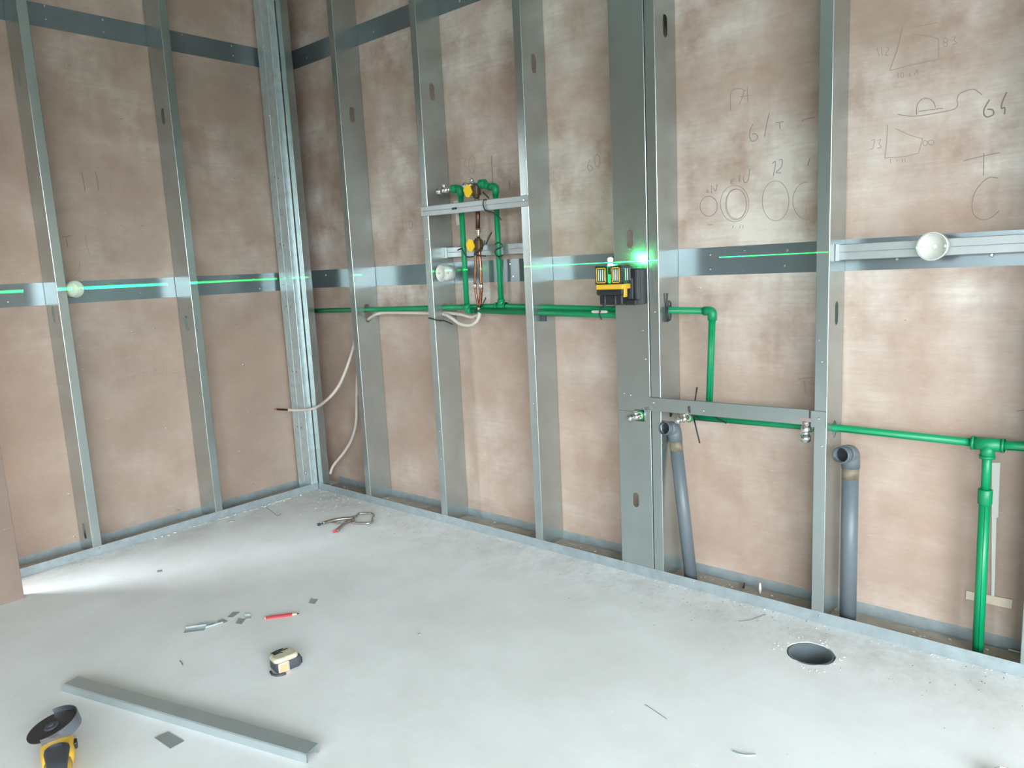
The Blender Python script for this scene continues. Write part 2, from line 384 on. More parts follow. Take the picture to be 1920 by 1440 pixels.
# window frames
def wframe(name, o, ex, w0, w1, z0, z1, bars):
    mb = MB(); ex = Vector(ex)
    def bar(a0, a1, b0, b1):
        p = Vector(o) + ex * a0; q = Vector(o) + ex * a1
        dep = Vector((-ex.y, ex.x, 0)) * 0.03
        lo = [min(p[i], q[i]) - abs(dep[i]) for i in range(3)]; hi = [max(p[i], q[i]) + abs(dep[i]) for i in range(3)]
        mb.box((lo[0], lo[1], b0), (hi[0], hi[1], b1))
    bar(w0, w0 + .05, z0, z1); bar(w1 - .05, w1, z0, z1); bar(w0, w1, z0, z0 + .05); bar(w0, w1, z1 - .05, z1)
    for k in range(1, bars): c = w0 + (w1 - w0) * k / bars; bar(c - .03, c + .03, z0, z1)
    structure(mb.build(name, M['frame']))
wframe('window_1', (XE + 0.075, 0, 0), (0, 1, 0), W_END[0], W_END[1], W_END[2], W_END[3], 4)
wframe('window_2', (0, YR - 0.075, 0), (1, 0, 0), W_REAR[0], W_REAR[1], W_REAR[2], W_REAR[3], 3)
wframe('window_3', (0, YR - 0.075, 0), (1, 0, 0), W_REAR2[0], W_REAR2[1], W_REAR2[2], W_REAR2[3], 2)

# ------------------------------------------------------------------ studs
TH = 0.0012
def stud(name, base, ex, ey, wd, fl, h, slots, label, m, group, screws=(), z0=0.002, cut=None):
    """C stud: the web lies in the plane of ey (depth) through base, its outer face looks along +ex, flanges run to -ex.
    slots: heights of the holes in the web (or (height, width, tall) tuples)."""
    ex, ey = Vector(ex), Vector(ey); base = Vector(base)
    mb = MB(); R = 0.003
    # web (flat part with slots)
    hs = []
    for s_ in slots:
        z, sw, sh = s_ if isinstance(s_, tuple) else (s_, 0.032, 0.078)
        hs.append(slot_outline(wd / 2, z, sw, sh))
    if cut: hs.append(cut)
    mb.join(plate(rect(R, wd - R, z0, h), hs, TH), bas(base - ex * TH / 2, ey, (0, 0, 1), ey.cross(Vector((0, 0, 1)))))
    # bends, flanges, lips
    for side in (0, 1):
        c = R if side == 0 else wd - R; sg = -1 if side == 0 else 1
        outer, inner = [], []
        for j in range(6):
            a = j / 5 * PI / 2
            outer.append((-R + R * math.cos(a), c + sg * R * math.sin(a))); inner.append((-R + (R - TH) * math.cos(a), c + sg * (R - TH) * math.sin(a)))
        e = (c + sg * R)
        outer += [(-fl + 0.002, e), (-fl, e - sg * 0.002), (-fl, e - sg * 0.007)]; inner += [(-fl + 0.0025, e - sg * TH), (-fl + TH, e - sg * 0.0025), (-fl + TH, e - sg * 0.007)]
        loop = outer + inner[::-1]
        P = [base + ex * q[0] + ey * q[1] for q in loop]
        a0 = [p + Vector((0, 0, z0)) for p in P]; a1 = [p + Vector((0, 0, h)) for p in P]
        mb.loft([a0, a1], smooth=False)
    # rolled ribs along the web
    for f in (0.3, 0.7):
        p = base + ey * (wd * f)
        mb.box((-0.0012, -0.002, z0), (0.0004, 0.002, 0), None) if False else None
    o = mb.build(name, m, origin=base)
    tag(o, label, 'metal stud', group)
    for (d, z, face) in screws:      # face 'f' = front flange (d measured to -ex), 'w' = web (d measured along ey)
        s = MB()
        if face == 'f': p = base - ex * d + Vector((0, 0, z)); nrm = -ey
        else: p = base + ey * d + Vector((0, 0, z)); nrm = ex
        s.cyl(p, p + nrm * 0.0016, 0.0042, 12, 0.0028); so = s.build('screw', M['screw']); under(o, so)
    return o
H = ZC - 0.004
GR = 'steel studs of the right wall'; GL = 'steel studs of the left wall'
def zx(u, v, x): return PX(u, v, x).z
def zy(u, v, y): return PY(u, v, y).z
FL = 0.042
XR = {'C': 0.044, 1: 0.4928, 2: 1.0981, 3: 1.7089, 4: 2.3163, 5: 2.9275, 6: 3.525}
stud('metal_stud', (XR['C'], 0.001, 0), (1, 0, 0), (0, 1, 0), 0.05, FL, H, [], 'corner steel stud of the right wall, dull grey with a scuffed smeared face', M['stud'], GR)
stud('metal_stud', (XR[1], 0.001, 0), (1, 0, 0), (0, 1, 0), 0.15, FL, H, [zx(660, 215, XR[1]), (1.043, .04, .1)], 'steel stud beside the corner where the beige hoses go through its web', M['stud'], GR)
stud('metal_stud', (XR[2], 0.001, 0), (1, 0, 0), (0, 1, 0), 0.15, FL, H, [zx(810, 172, XR[2]), (1.058, .04, .075)], 'steel stud left of the gas valves with a black tie round it', M['stud'], GR, [(.02, .47, 'f'), (.02, 0.33, 'f'), (.02, 1.4, 'f')])
stud('metal_stud', (XR[3], 0.001, 0), (1, 0, 0), (0, 1, 0), 0.15, FL, H, [zx(1001, 119, XR[3]), (1.054, .04, .062)], 'steel stud right of the gas valves, left of the laser level', M['stud'], GR, [(.02, .66, 'f'), (.015, 1.55, 'f')])
stud('metal_stud', (XR[4], 0.001, 0), (1, 0, 0), (0, 1, 0), 0.15, FL, H, [zx(1247, 48, XR[4]), (zx(1251, 583, XR[4]), .035, .08), (zx(1253, 777, XR[4]), .026, .03)], 'steel stud fixed to the right edge of the broad flat stud', M['stud'], GR, [(.02, 1.06, 'f')])
# broad stud turned flat with its web to the room
p1 = PY(1190, 767, 0); p2 = PY(1208, 791, 0)
wx0 = 2.1225
cutr = [(p1.x - wx0, p2.z), (p2.x - wx0, p2.z), (p2.x - wx0, p1.z), (p1.x - wx0, p1.z)]
sl = [((PY(1178, 448, 0).z), 0.026, 0.07), (PY(1190, 937, 0).z, 0.026, 0.06)]
wide = stud('metal_stud', (wx0, 0.0015, 0), (0, -1, 0), (1, 0, 0), 0.148, FL, H, sl, 'broad flat steel stud facing the room behind the laser level', M['stud'], GR, cut=cutr,
            screws=[(.12, .99, 'w'), (.03, .74, 'w'), (.06, .735, 'w'), (.03, 1.12, 'w'), (.13, .88, 'w')])
mbx = MB(); q0 = PY(1160, 769, 0.0); mbx.box((wx0 + .004, -0.0008, q0.z), (p1.x, 0.0004, q0.z + .0015)); part(wide, 'score_line', mbx, M['shaving'])
for (u0, v0, u1, v1) in ((1208, 766, 1222, 762), (1208, 790, 1214, 788), (1208, 768, 1218, 770)):
    mbx = MB(); a, b_ = PY(u0, v0, -0.001), PY(u1, v1, -0.012); mbx.tube([a, b_], [0.002, 0.0008], 5); part(wide, 'torn_tab', mbx, M['rail'], 'bright torn metal tab beside the square hole')
stud('metal_stud', (XR[5], 0.001, 0), (1, 0, 0), (0, 1, 0), 0.15, FL, H, [zx(1568, 587, XR[5]), (zx(1572, 800, XR[5]), .035, .06)], 'steel stud between the two grey drain pipes', M['stud'], GR, [(.02, 0.9, 'f'), (.03, .97, 'f'), (.015, .62, 'f')])
stud('metal_stud', (XR[6], 0.001, 0), (1, 0, 0), (0, 1, 0), 0.15, FL, H, [1.1], 'steel stud just past the right edge of the picture', M['stud'], GR)
YL = {1: PX(97, 480, 0).y, 2: PX(350, 480, 0).y, 3: PX(556, 600, 0).y}
def studl(k, slots, label, screws=()):
    stud('metal_stud', (-0.001, YL[k], 0), (0, -1, 0), (-1, 0, 0), 0.16, FL, H, slots, label, M['stud'], GL, screws)
def zly(u, v, k): return hit(u, v, 1, YL[k]).z
studl(1, [zly(33, 146, 1), zly(99, 589, 1), zly(157, 995, 1)], 'left wall steel stud with the white round box beside it')
studl(2, [zly(306, 218, 2), zly(353, 606, 2)], 'middle steel stud of the left wall')
s3 = thing('metal_stud', (-0.001, YL[3], 0), 'corner steel stud of the left wall, bluish doorway light in its colour, punched marks', 'metal stud', GL)
st = stud('web_profile', (-0.001, YL[3], 0), (0, -1, 0), (-1, 0, 0), 0.138, -YL[3] - 0.002 if -YL[3] < .08 else FL, H, [], None, M['stud_doorway_lit'], None)
for k_ in ('label', 'category', 'group'):
    if k_ in st: del st[k_]
under(s3, st)
mbx = MB(); mbx.box((-0.0760, YL[3] - 0.0014, .05), (-0.0735, YL[3] + 0.0005, H)); part(s3, 'web_rib', mbx, M['stud_doorway_lit'])
for (u, v) in [(516, 332), (522, 334), (525, 458), (532, 460), (537, 574), (545, 576), (549, 696), (556, 697), (558, 800), (565, 802)]:
    p = hit(u, v, 1, YL[3]); mbx = MB(); mbx.cyl(p + Vector((0, .001, 0)), p + Vector((0, -.001, 0)), 0.005, 10)
    part(s3, 'punched_hole', mbx, M['shaving'])
for (u, v) in [(517, 402), (526, 403), (528, 520), (541, 520), (531, 534), (541, 536), (545, 646), (552, 646), (548, 724), (560, 723)]:
    p = hit(u, v, 1, YL[3]); mbx = MB(); mbx.box((p.x - .012, p.y - .0008, p.z - .0008), (p.x + .012, p.y + .0004, p.z + .0008)); part(s3, 'punched_mark', mbx, M['shaving'])
for (u, v) in [(505, 217), (495, 95), (572, 887)]:
    p = hit(u, v, 1, YL[3]); mbx = MB(); mbx.cyl(p, p + Vector((0, -.003, 0)), 0.008, 10, .005); part(s3, 'screw', mbx, M['screw'])

# ------------------------------------------------------------------ floor tracks
def track(name, o, ex, ey, L, dep, label, m=None):
    """U track lying on the floor; o = front edge start, ex along it, ey into the wall"""
    mb = MB(); ex, ey = Vector(ex), Vector(ey); B = bas(o, ex, ey, (0, 0, 1))
    prof = [(0, 0), (0, .041), (TH, .041), (TH, TH), (dep - TH, TH), (dep - TH, .041), (dep, .041), (dep, 0)]
    mb.loft([[B @ Vector((0, p[0], p[1])) for p in prof], [B @ Vector((L, p[0], p[1])) for p in prof]], smooth=False)
    ob = mb.build(name, m or M['track']); return tag(ob, label, 'floor track')
tr = track('floor_track', (-0.002, 0, 0.0005), (1, 0, 0), (0, 1, 0), XE - .01, DR - 0.0005, 'galvanised steel floor track along the right wall')
tl = track('floor_track', (0, -1.84, 0.0005), (0, 1, 0), (-1, 0, 0), 1.84 - .004, DL - 0.0005, 'galvanised steel floor track along the left wall')
for t_, pts in ((tr, [(696, 946), (835, 966), (1173, 1057), (1235, 1072), (1536, 1155), (1207, 1066), (1300, 1090)]),):
    for (u, v) in pts:
        p = PY(u, v, -0.0005); s = MB(); s.cyl(p, p + Vector((0, -.0018, 0)), .0045, 10, .003); part(t_, 'screw', s, M['screw'])
s = MB(); p = PX(186, 1028, .0005); s.cyl(p, p + Vector((.002, 0, 0)), .0045, 10, .003); part(tl, 'screw', s, M['screw'])
# dirt lying in the tracks
def dirt(name, x0, x1, y0, y1, label, along_x=True):
    mb = MB(); nx, ny = (90, 7) if along_x else (7, 60)
    g = [[None] * (ny + 1) for _ in range(nx + 1)]
    for i in range(nx + 1):
        for j in range(ny + 1):
            z = 0.0022 + (0.009 * random.random() ** 2 if 0 < i < nx and 0 < j < ny else 0)
            g[i][j] = mb.b.verts.new((x0 + (x1 - x0) * i / nx, y0 + (y1 - y0) * j / ny, z))
    for i in range(nx):
        for j in range(ny): f = mb.b.faces.new((g[i][j], g[i + 1][j], g[i + 1][j + 1], g[i][j + 1])); f.smooth = True
    o = mb.build(name, M['dirt']); tag(o, label, 'dirt', kind='stuff'); return o
dirt('construction_dirt', 0.05, XE - .1, 0.003, DR - 0.004, 'grey brown building dirt lying in the right floor track')
dirt('construction_dirt', -DL + .005, -.004, -1.8, -.01, 'grey building dirt lying in the left floor track', False)
# crumbs of plaster
mb = MB()
def crumb(x, y, z, r):
    t = bmesh.new(); bmesh.ops.create_icosphere(t, subdivisions=1, radius=r)
    for v in t.verts: v.co *= random.uniform(.65, 1.25)
    mb.join(t, Matrix.Translation((x, y, z)) @ Matrix.Rotation(random.uniform(0, 6), 4, 'Z') @ Matrix.Diagonal((1.3, .8, .55, 1)))
for _ in range(150):
    x = abs(random.gauss(0, .012)) + 0.004; y = -random.uniform(0.02, .75) if random.random() < .75 else -random.uniform(.7, 1.5)
    crumb(x, y, .0025, random.uniform(.0016, .006))
for _ in range(260):
    x = random.uniform(.05, 3.7); crumb(x, -abs(random.gauss(0, .02)) - .004, .0018, random.uniform(.0008, .003))
for _ in range(60):
    x = random.gauss(.35, .2); crumb(max(x, .03), -abs(random.gauss(.1, .12)) - .01, .002, random.uniform(.001, .004))
for _ in range(90):
    x = random.uniform(.1, 3.6); y = random.uniform(-1.9, -.05); crumb(x, y, .0012, random.uniform(.0007, .002))
for _ in range(45):
    a = random.uniform(0, 2 * PI); r = RD + random.uniform(.01, .05); crumb(drain_c.x + r * math.cos(a), drain_c.y + r * math.sin(a), .0018, random.uniform(.001, .004))
tag(mb.build('plaster_crumbs', M['crumb']), 'pale plaster crumbs scattered over the screed floor', 'crumbs', kind='stuff')
mb = MB()
for _ in range(210):
    x = random.uniform(.3, 3.7); crumb(x, -abs(random.gauss(0, .14)) - .006, .0008, random.uniform(.0006, .0024))
for _ in range(70):
    x = random.uniform(2.2, 2.9); crumb(x, -abs(random.gauss(.05, .06)) - .006, .0008, random.uniform(.0006, .0022))
for _ in range(80): crumb(abs(random.gauss(0, .05)) + .01, -random.uniform(.1, 1.4), .0008, random.uniform(.0006, .002))
tag(mb.build('dark_grit', M['shaving']), 'fine dark grit scattered on the floor along the tracks', 'grit', kind='stuff')
mb = MB()
for _ in range(120): crumb(random.choice([random.uniform(.06, 3.6)]), random.uniform(.01, DR - .01), .006, random.uniform(.0015, .006))
for _ in range(60): 
    crumb(-random.uniform(.01, DL - .01), random.uniform(-1.5, -.05), .003, random.uniform(.0015, .005))
tag(mb.build('track_rubble', M['crumb']), 'pale rubble lying inside the floor tracks', 'rubble', kind='stuff')

# ------------------------------------------------------------------ straps on the boards
def strap(name, lo, hi, label, pts, ax):
    mb = MB(); mb.box(lo, hi); o = tag(mb.build(name, M['strap']), label, 'steel strap', 'steel straps across the boards')
    for (u, v) in pts:
        s = MB()
        if ax == 1: p = PY(u, v, DR - .0012); s.cyl(p, p + Vector((0, -.003, 0)), .0062, 10, .004)
        else: p = PX(u, v, -DL + .0012); s.cyl(p, p + Vector((.003, 0, 0)), .0062, 10, .004)
        part(o, 'screw', s, M['screw'])
z = lambda u, v: PY(u, v, DR).z
strap('steel_strap', (-DL + .002, DR - .0012, 1.1855), (XE - .3, DR - .0001, 1.2875), 'grey steel strap at laser height across the right wall boards', [(1331, 478), (1331, 505), (1476, 469), (1471, 498), (1682, 486), (1860, 478), (957, 495), (963, 518), (611, 516)], 1)
strap('steel_strap', (-DL + .002, DR - .0012, 2.4225), (XE - .3, DR - .0001, 2.5225), 'dark steel strap high on the right wall boards', [(701, 60), (575, 108), (862, 2)], 1)
strap('steel_strap', (-DL, -1.85, 1.181), (-DL + .0012, DR - .002, 1.2835), 'steel strap at laser height on the left wall, bright mirror patches on it', [(15, 566), (447, 519), (476, 523), (487, 541), (263, 549)], 0)
strap('steel_strap', (-DL, -1.85, 2.4185), (-DL + .0012, DR - .002, 2.5195), 'dark steel strap high on the left wall boards', [(86, 36), (192, 37), (194, 60), (341, 65), (434, 86), (437, 104), (83, 11)], 0)

# ------------------------------------------------------------------ staples and pencil writing on the boards
for (u, v, a, b_) in [(127, 123, 5, -1), (224, 224, 5, -1), (264, 424, 5, -1), (225, 423, 4, -1), (248, 622, 4, 1), (288, 616, 4, 0), (457, 684, 5, 1), (312, 803, 5, 1), (467, 771, 3, 0), (450, 846, 4, 0), (472, 906, 4, 2),
                  (129, 927, 4, 3), (139, 1006, 4, 2), (333, 955, 4, 1), (442, 608, 4, 0), (371, 236, 4, 0), (463, 158, 3, -1), (437, 334, 4, 0), (107, 722, 5, 0), (126, 835, 4, 0)]:
    p = PX(u - a, v - b_, -DL + .001); q = PX(u + a, v + b_, -DL + .001); s = MB(); s.tube([p - Vector((.001, 0, 0)), p + Vector((.002, 0, 0)), q + Vector((.002, 0, 0)), q - Vector((.001, 0, 0))], .0009, 5)
    part(wall_left, 'staple', s, M['screw'])
for (u, v, a, b_) in [(835, 345, 4, -1), (1070, 585, 3, 0), (1312, 541, 3, -1), (1700, 600, 4, -1), (1395, 470, 3, 0)]:
    p = PY(u - a, v - b_, DR - .001); q = PY(u + a, v + b_, DR - .001); s = MB(); s.tube([p, p - Vector((0, .002, 0)), q - Vector((0, .002, 0)), q], .0008, 5)
    part(wall_right, 'staple', s, M['screw'])
def ell(cx, cy, rx, ry, a0=0, a1=360, n=26): return [(cx + rx * math.cos(math.radians(a0 + (a1 - a0) * k / n)), cy + ry * math.sin(math.radians(a0 + (a1 - a0) * k / n))) for k in range(n + 1)]
def marks(par, frame, strokes, wall, wd, m, name='pencil_marks', label=None):
    ox, oy, sc = frame; mb = MB()
    for st_ in strokes:
        if wall == 'R': P = [PY(ox + x / sc, oy + y / sc, DR - .0002) for x, y in st_]; nrm = (0, -1, 0)
        else: P = [PX(ox + x / sc, oy + y / sc, -DL + .0002) for x, y in st_]; nrm = (1, 0, 0)
        if len(P) > 2: P = smooth_path(P, 4)
        mb.ribbon(P, wd, nrm, .0004)
    part(par, name, mb, m, label)
F1 = (1280, 200, 6)
marks(wall_right, F1, [[(795, 195), (760, 260), (755, 340), (775, 385), (820, 380), (843, 340), (820, 305), (785, 310)], [(975, 70), (945, 200), (922, 335)], [(1045, 180), (1135, 170)], [(1090, 185), (1095, 250)],
      [(1340, 165), (1400, 135), (1490, 120)], [(1010, 640), (1045, 620), (1020, 780)], [(1085, 600), (1120, 600), (1110, 680), (1050, 740), (1105, 745)], [(1430, 580), (1408, 665)],
      [(325, 885), (325, 975)], [(345, 910), (370, 950), (390, 870)], [(290, 935), (270, 950), (280, 965), (300, 955)], [(575, 815), (545, 830), (545, 868), (575, 860)], [(540, 845), (570, 838)],
      [(640, 770), (638, 850)], [(685, 780), (690, 850), (735, 830), (755, 700)], ell(293, 1120, 97, 112)], 'R', .0022, M['pencil'], 'pencil_sums', 'pencilled numbers 61+ and 12 with a small circle')
marks(wall_right, F1, [ell(585, 1090, 160, 205), ell(600, 1100, 118, 175), ell(605, 1095, 112, 168), ell(1045, 1060, 150, 225), ell(1400, 1060, 160, 210, 90, 270), [(275, 1330), (300, 1320), (305, 1340)], [(315, 1340), (320, 1320), (340, 1335)],
      [(560, 1370), (570, 1340), (560, 1350)], [(640, 1370), (650, 1330)], [(675, 1370), (680, 1330)]], 'R', .0017, M['pencil_faint'], 'pencil_circles', 'faint pencilled ovals in a row')
marks(wall_right, (1100, 0, 2.3415), [[(632, 485), (636, 400), (690, 395), (670, 460)], [(675, 425), (720, 418)], [(705, 380), (708, 450)], [(690, 400), (700, 395)]], 'R', .002, M['pencil_faint'], 'pencil_numbers', 'faint pencilled number 77')
F2 = (1600, 20, 3.6)
marks(wall_right, F2, [[(330, 110), (300, 250), (245, 405)], [(245, 405), (420, 360), (605, 322)], [(575, 325), (575, 250), (560, 185), (400, 160)], [(395, 115), (570, 80)], [(160, 250), (175, 310)], [(190, 245), (195, 305)], [(225, 245), (240, 260), (215, 300), (240, 298)],
      ell(622, 200, 13, 16), ell(622, 228, 14, 14), [(665, 180), (690, 175), (680, 200), (700, 215), (670, 230)], [(300, 420), (305, 455)], ell(330, 435, 10, 18), [(380, 420), (385, 450)], [(410, 440), (430, 400), (435, 430)],
      [(230, 770), (225, 880), (212, 995)], [(212, 995), (340, 985), (440, 962)], [(440, 962), (468, 865)], [(468, 865), (370, 835), (285, 795)], [(120, 880), (145, 870), (130, 930), (110, 935)], [(160, 880), (185, 870), (175, 900), (190, 920), (160, 930)], ell(485, 895, 15, 18), ell(525, 890, 20, 17),
      [(250, 1000), (252, 1030)], [(290, 1010), (295, 1015)], [(330, 1000), (332, 1025)], [(345, 1000), (350, 1022)]], 'R', .0017, M['pencil_faint'], 'pencil_sketches', 'faint pencilled outlines of a tapered board with its sizes')
marks(wall_right, F2, [[(300, 700), (400, 713), (540, 695), (690, 660), (700, 600), (720, 560), (800, 530), (840, 545), (870, 570)], [(428, 700), (430, 640), (460, 600), (500, 592), (540, 615), (555, 655)], [(440, 680), (605, 658)],
      [(745, 1013), (880, 980), (990, 957)], [(880, 960), (878, 1115)], [(975, 1130), (920, 1125), (860, 1170), (815, 1240), (800, 1320), (820, 1385), (880, 1412), (940, 1390), (985, 1350)]], 'R', .002, M['pencil'], 'pencil_profile', 'pencilled wavy profile with a T below it')
marks(wall_right, F2, [[(920, 600), (885, 660), (882, 700), (905, 718), (945, 700), (940, 670), (905, 665)], [(1035, 550), (1005, 620), (1000, 660), (1022, 655), (1020, 700)]], 'R', .0038, M['pencil'], 'pencil_numbers', 'bold pencilled number 65')
marks(wall_right, (560, 0, 3), [[(1640, 895), (1625, 940), (1640, 965), (1655, 945), (1635, 930)], ell(1680, 905, 15, 35), [(920, 890), (940, 890), (930, 925), (945, 945), (930, 985)], ell(975, 925, 18, 50), [(585, 1250), (590, 1295)], [(605, 1248), (610, 1292)], ell(630, 1265, 11, 22), [(155, 725), (178, 710)], [(168, 715), (165, 755)], [(1060, 1290), (1050, 1300)]], 'R', .0024, M['pencil_faint'], 'pencil_numbers', 'faint pencilled numbers 60, 30 and 110')
marks(wall_right, (560, 0, 3), [[(1084, 875), (1088, 960), (1094, 1110)], [(1185, 1015), (1188, 1070)], [(1090, 1300), (1060, 1345)]], 'R', .006, M['pencil_faint'], 'pencil_ticks', 'dark upright marks above the gas valves')
marks(wall_right, (1100, 440, 2.3415), [[(955, 640), (962, 700)], [(930, 634), (992, 626)], [(1890, 775), (1920, 770)]], 'R', .003, M['pencil_faint'], 'pencil_ticks')
marks(wall_left, (0, 0, 3), [[(458, 970), (470, 1020), (478, 1075)], [(537, 965), (548, 1020), (555, 1075)], [(345, 1335), (398, 1326)], [(372, 1333), (380, 1390)]], 'L', .0042, M['pencil'], 'pencil_ticks', 'two pencilled strokes and a T')
marks(wall_left, (0, 0, 3), [[(480, 1320), (488, 1380), (505, 1435)], [(5, 720), (20, 790), (35, 850)], [(360, 1480), (395, 1540), (420, 1550), (445, 1520), (448, 1470)], [(0, 1362), (22, 1360)], [(625, 1010), (620, 1060)]], 'L', .0028, M['pencil_faint'], 'pencil_curves')
marks(wall_left, (180, 640, 9), [[(790, 520), (800, 590), (820, 660)], [(820, 525), (870, 515)], [(815, 580), (870, 570)], [(975, 480), (990, 580)], [(975, 480), (1015, 470), (1010, 520), (985, 530), (1030, 580)], [(1060, 540), (1130, 560)], [(1130, 570), (1150, 440), (1190, 470), (1190, 545)], [(1250, 540), (1430, 518)],
      [(375, 610), (370, 690)], [(455, 640), (465, 690), (490, 650)], [(520, 560), (530, 670)], [(530, 600), (570, 640)], [(620, 570), (630, 660)], [(620, 580), (660, 575), (650, 610), (625, 620)], [(410, 235), (420, 275)], [(470, 245), (540, 240)], [(510, 470), (500, 530)], [(560, 450), (610, 510)], [(700, 270), (740, 295)]], 'L', .0024, M['pencil_faint'], 'pencil_words', 'faint pencilled capital letters')

# ------------------------------------------------------------------ green water pipes
GP = 0.07            # depth of the pipe axis behind the stud fronts
def run(par, name, pts, r, r_round=0.0, stripe=None):
    mb = MB(); P = rounded(pts, r_round) if r_round else pts; mb.tube(P, r, 18); o = part(par, name, mb, M['green'])
    return o
def stripe(par, a, b_, r, nrm):
    a, b_, nrm = Vector(a), Vector(b_), Vector(nrm).normalized(); mb = MB(); mb.tube([a + nrm * (r * .985), b_ + nrm * (r * .985)], .0011, 6); part(par, 'printed_line', mb, M['green_line'], 'thin dark line along the pipe')
def sleeve(par, a, b_, r, nm='fitting'):
    a, b_ = Vector(a), Vector(b_); t = (b_ - a); n = t.normalized(); mb = MB()
    mb.tube([a, a + n * .0015, b_ - n * .0015, b_], [r * .93, r, r, r * .93], 20); return part(par, nm, mb, M['green_fit'])
def elbow(par, c, d1, d2, r, L=.032, nm='elbow'):
    c = Vector(c); d1 = Vector(d1).normalized(); d2 = Vector(d2).normalized(); mb = MB()
    mb.tube(rounded([c + d1 * L, c, c + d2 * L], .02, 8), r, 20); part(par, nm, mb, M['green_fit'])
def tee(par, c, d, e, r, L=.034):
    c = Vector(c); d = Vector(d).normalized(); e = Vector(e).normalized(); mb = MB()
    mb.cyl(c - d * L, c + d * L, r, 20); mb.cyl(c, c + e * L, r, 20); mb.cyl(c - d * L, c - d * (L - .008), r * 1.08, 20); mb.cyl(c + d * (L - .008), c + d * L, r * 1.08, 20); mb.cyl(c + e * (L - .008), c + e * L, r * 1.08, 20)
    part(par, 'tee', mb, M['green_fit'])
r25 = 0.0125
a0 = PY(591, 583, GP + .02); a1 = PY(690, 580.5, GP); a2 = PY(800, 578, GP); a3 = PY(940, 574, GP); a4 = PY(1150, 580, GP); a5 = PY(1252, 581, GP); a6 = PY(1336, 583, GP); a7 = PY(1330, 756, GP)
zup = (a1.z + a2.z + a3.z) / 3; zu2 = a6.z
print('pipes', a0, a1, a2, a3, a4, a5, a6, a7)
up = thing('water_pipe', a1, 'upper green water pipe running level through the studs to the right hand drop', 'water pipe', 'green water pipes')
pu = [a0, a1, a3, a4, a6]
run(up, 'pipe', [Vector((-.1, GP + .015, a0.z))] + [a1, a3, a4, a6], r25)
elbow(up, a6, (-1, 0, 0), (a7 - a6), .0165, .034)
run(up, 'pipe', [a6, a7], r25); stripe(up, a6 + (a7 - a6) * .2, a7, r25, (.55, -.8, 0)); stripe(up, a5, a6 + Vector((-.04, 0, 0)), r25, (0, -1, .2))
tee(up, a3, (1, 0, 0), (0, 0, 1), .0165, .03)
# riser 2 from the tee
b1 = PY(934, 348, GP)
run(up, 'riser', [a3, Vector((a3.x, GP, b1.z))], r25)
b1 = Vector((a3.x, GP, b1.z))
elbow(up, b1, (0, 0, -1), (-1, 0, 0), .0165, .036)
b2 = PY(905, 345, GP - .01)
sleeve(up, b1 + Vector((-.03, 0, 0)), Vector((b2.x - .01, GP - .008, b2.z)), .0155)
sleeve(up, Vector((b2.x + .015, GP - .008, b2.z)), Vector((b2.x - .016, GP - .012, b2.z)), .0205, 'socket')
stripe(up, a3 + Vector((0, 0, .04)), b1 - Vector((0, 0, .04)), r25, (.9, -.5, 0))
# lower of the pair, with riser 1
c1 = PY(876, 582, GP - .022); c2 = PY(1150, 591, GP - .022)
lp = thing('water_pipe', c1, 'lower green water pipe of the pair with the left riser to the chrome tap', 'water pipe', 'green water pipes')
c0 = PY(868, 352, GP - .022); c0 = Vector((c1.x, GP - .022, c0.z))
run(lp, 'pipe', [c1, c2, c2 + (c2 - c1) * .12], r25); run(lp, 'riser', [c1, c0], r25)
elbow(lp, c1, (0, 0, 1), (1, 0, 0), .0165, .03); elbow(lp, c0, (0, 0, -1), (-1, 0, 0), .0165, .036)
c00 = c0 + Vector((-.05, -.004, 0)); sleeve(lp, c0 + Vector((-.026, 0, 0)), c00, .019, 'socket')
# bottom run
e0 = PY(1205, 778, .05); e1 = PY(1290, 781, GP); e2 = PY(1515, 800, GP); e3 = PY(1575, 803, GP); e4 = PY(1852, 833, GP); e5 = PY(1960, 840, GP)
bp_ = thing('water_pipe', e1, 'low green water pipe that feeds the three angle valves and runs off to the right', 'water pipe', 'green water pipes')
run(bp_, 'pipe', [e1 + Vector((-.012, 0, 0)), e2, e3, e4], r25); run(bp_, 'pipe', [e4, e5], .0145)
stripe(bp_, e1 + Vector((.03, 0, 0)), e2, r25, (0, -.8, -.6)); stripe(bp_, e3, e4 + Vector((-.05, 0, 0)), r25, (0, -.85, -.5)); stripe(bp_, e4 + Vector((.05, 0, 0)), e5, .0145, (0, -.85, -.5))
tee(bp_, e4, (1, 0, 0), (0, 0, -1), .0195, .042)
f1 = PY(1851, 930, GP); f1 = Vector((e4.x, GP, f1.z)); f2 = PY(1850, 1205, GP)
f2 = Vector((e4.x + .002, GP, .006))
run(bp_, 'drop_pipe', [e4, f1], .0125); run(bp_, 'drop_pipe', [f1, f2], .0155)
sleeve(bp_, f1 + Vector((0, 0, .02)), f1 - Vector((0, 0, .025)), .0195, 'coupling'); stripe(bp_, f1 - Vector((0, 0, .03)), f2, .0155, (.2, -.98, 0)); stripe(bp_, e4 - Vector((0, 0, .05)), f1 + Vector((0, 0, .02)), .0125, (-.8, -.6, 0))
M['pb'] = simple('pale_brass_insert', (.42, .52, .30), .35, .5)
def front_socket(par, p, r=.019):
    """wall-plate elbow whose socket faces the room; p = mouth centre"""
    p = Vector(p); mb = MB(); mb.tube([p + Vector((0, .03, 0)), p + Vector((0, .004, 0)), p], [r * .85, r, r * .96], 22); part(par, 'socket', mb, M['green_fit'])
    mb = MB(); mb.cyl(p + Vector((0, .0005, 0)), p - Vector((0, .002, 0)), r * .70, 20); part(par, 'brass_insert', mb, M['pb'])
s1 = PY(1200, 779, .006); s2 = PY(1290, 783, .035); s3_ = PY(1517, 801, .035)
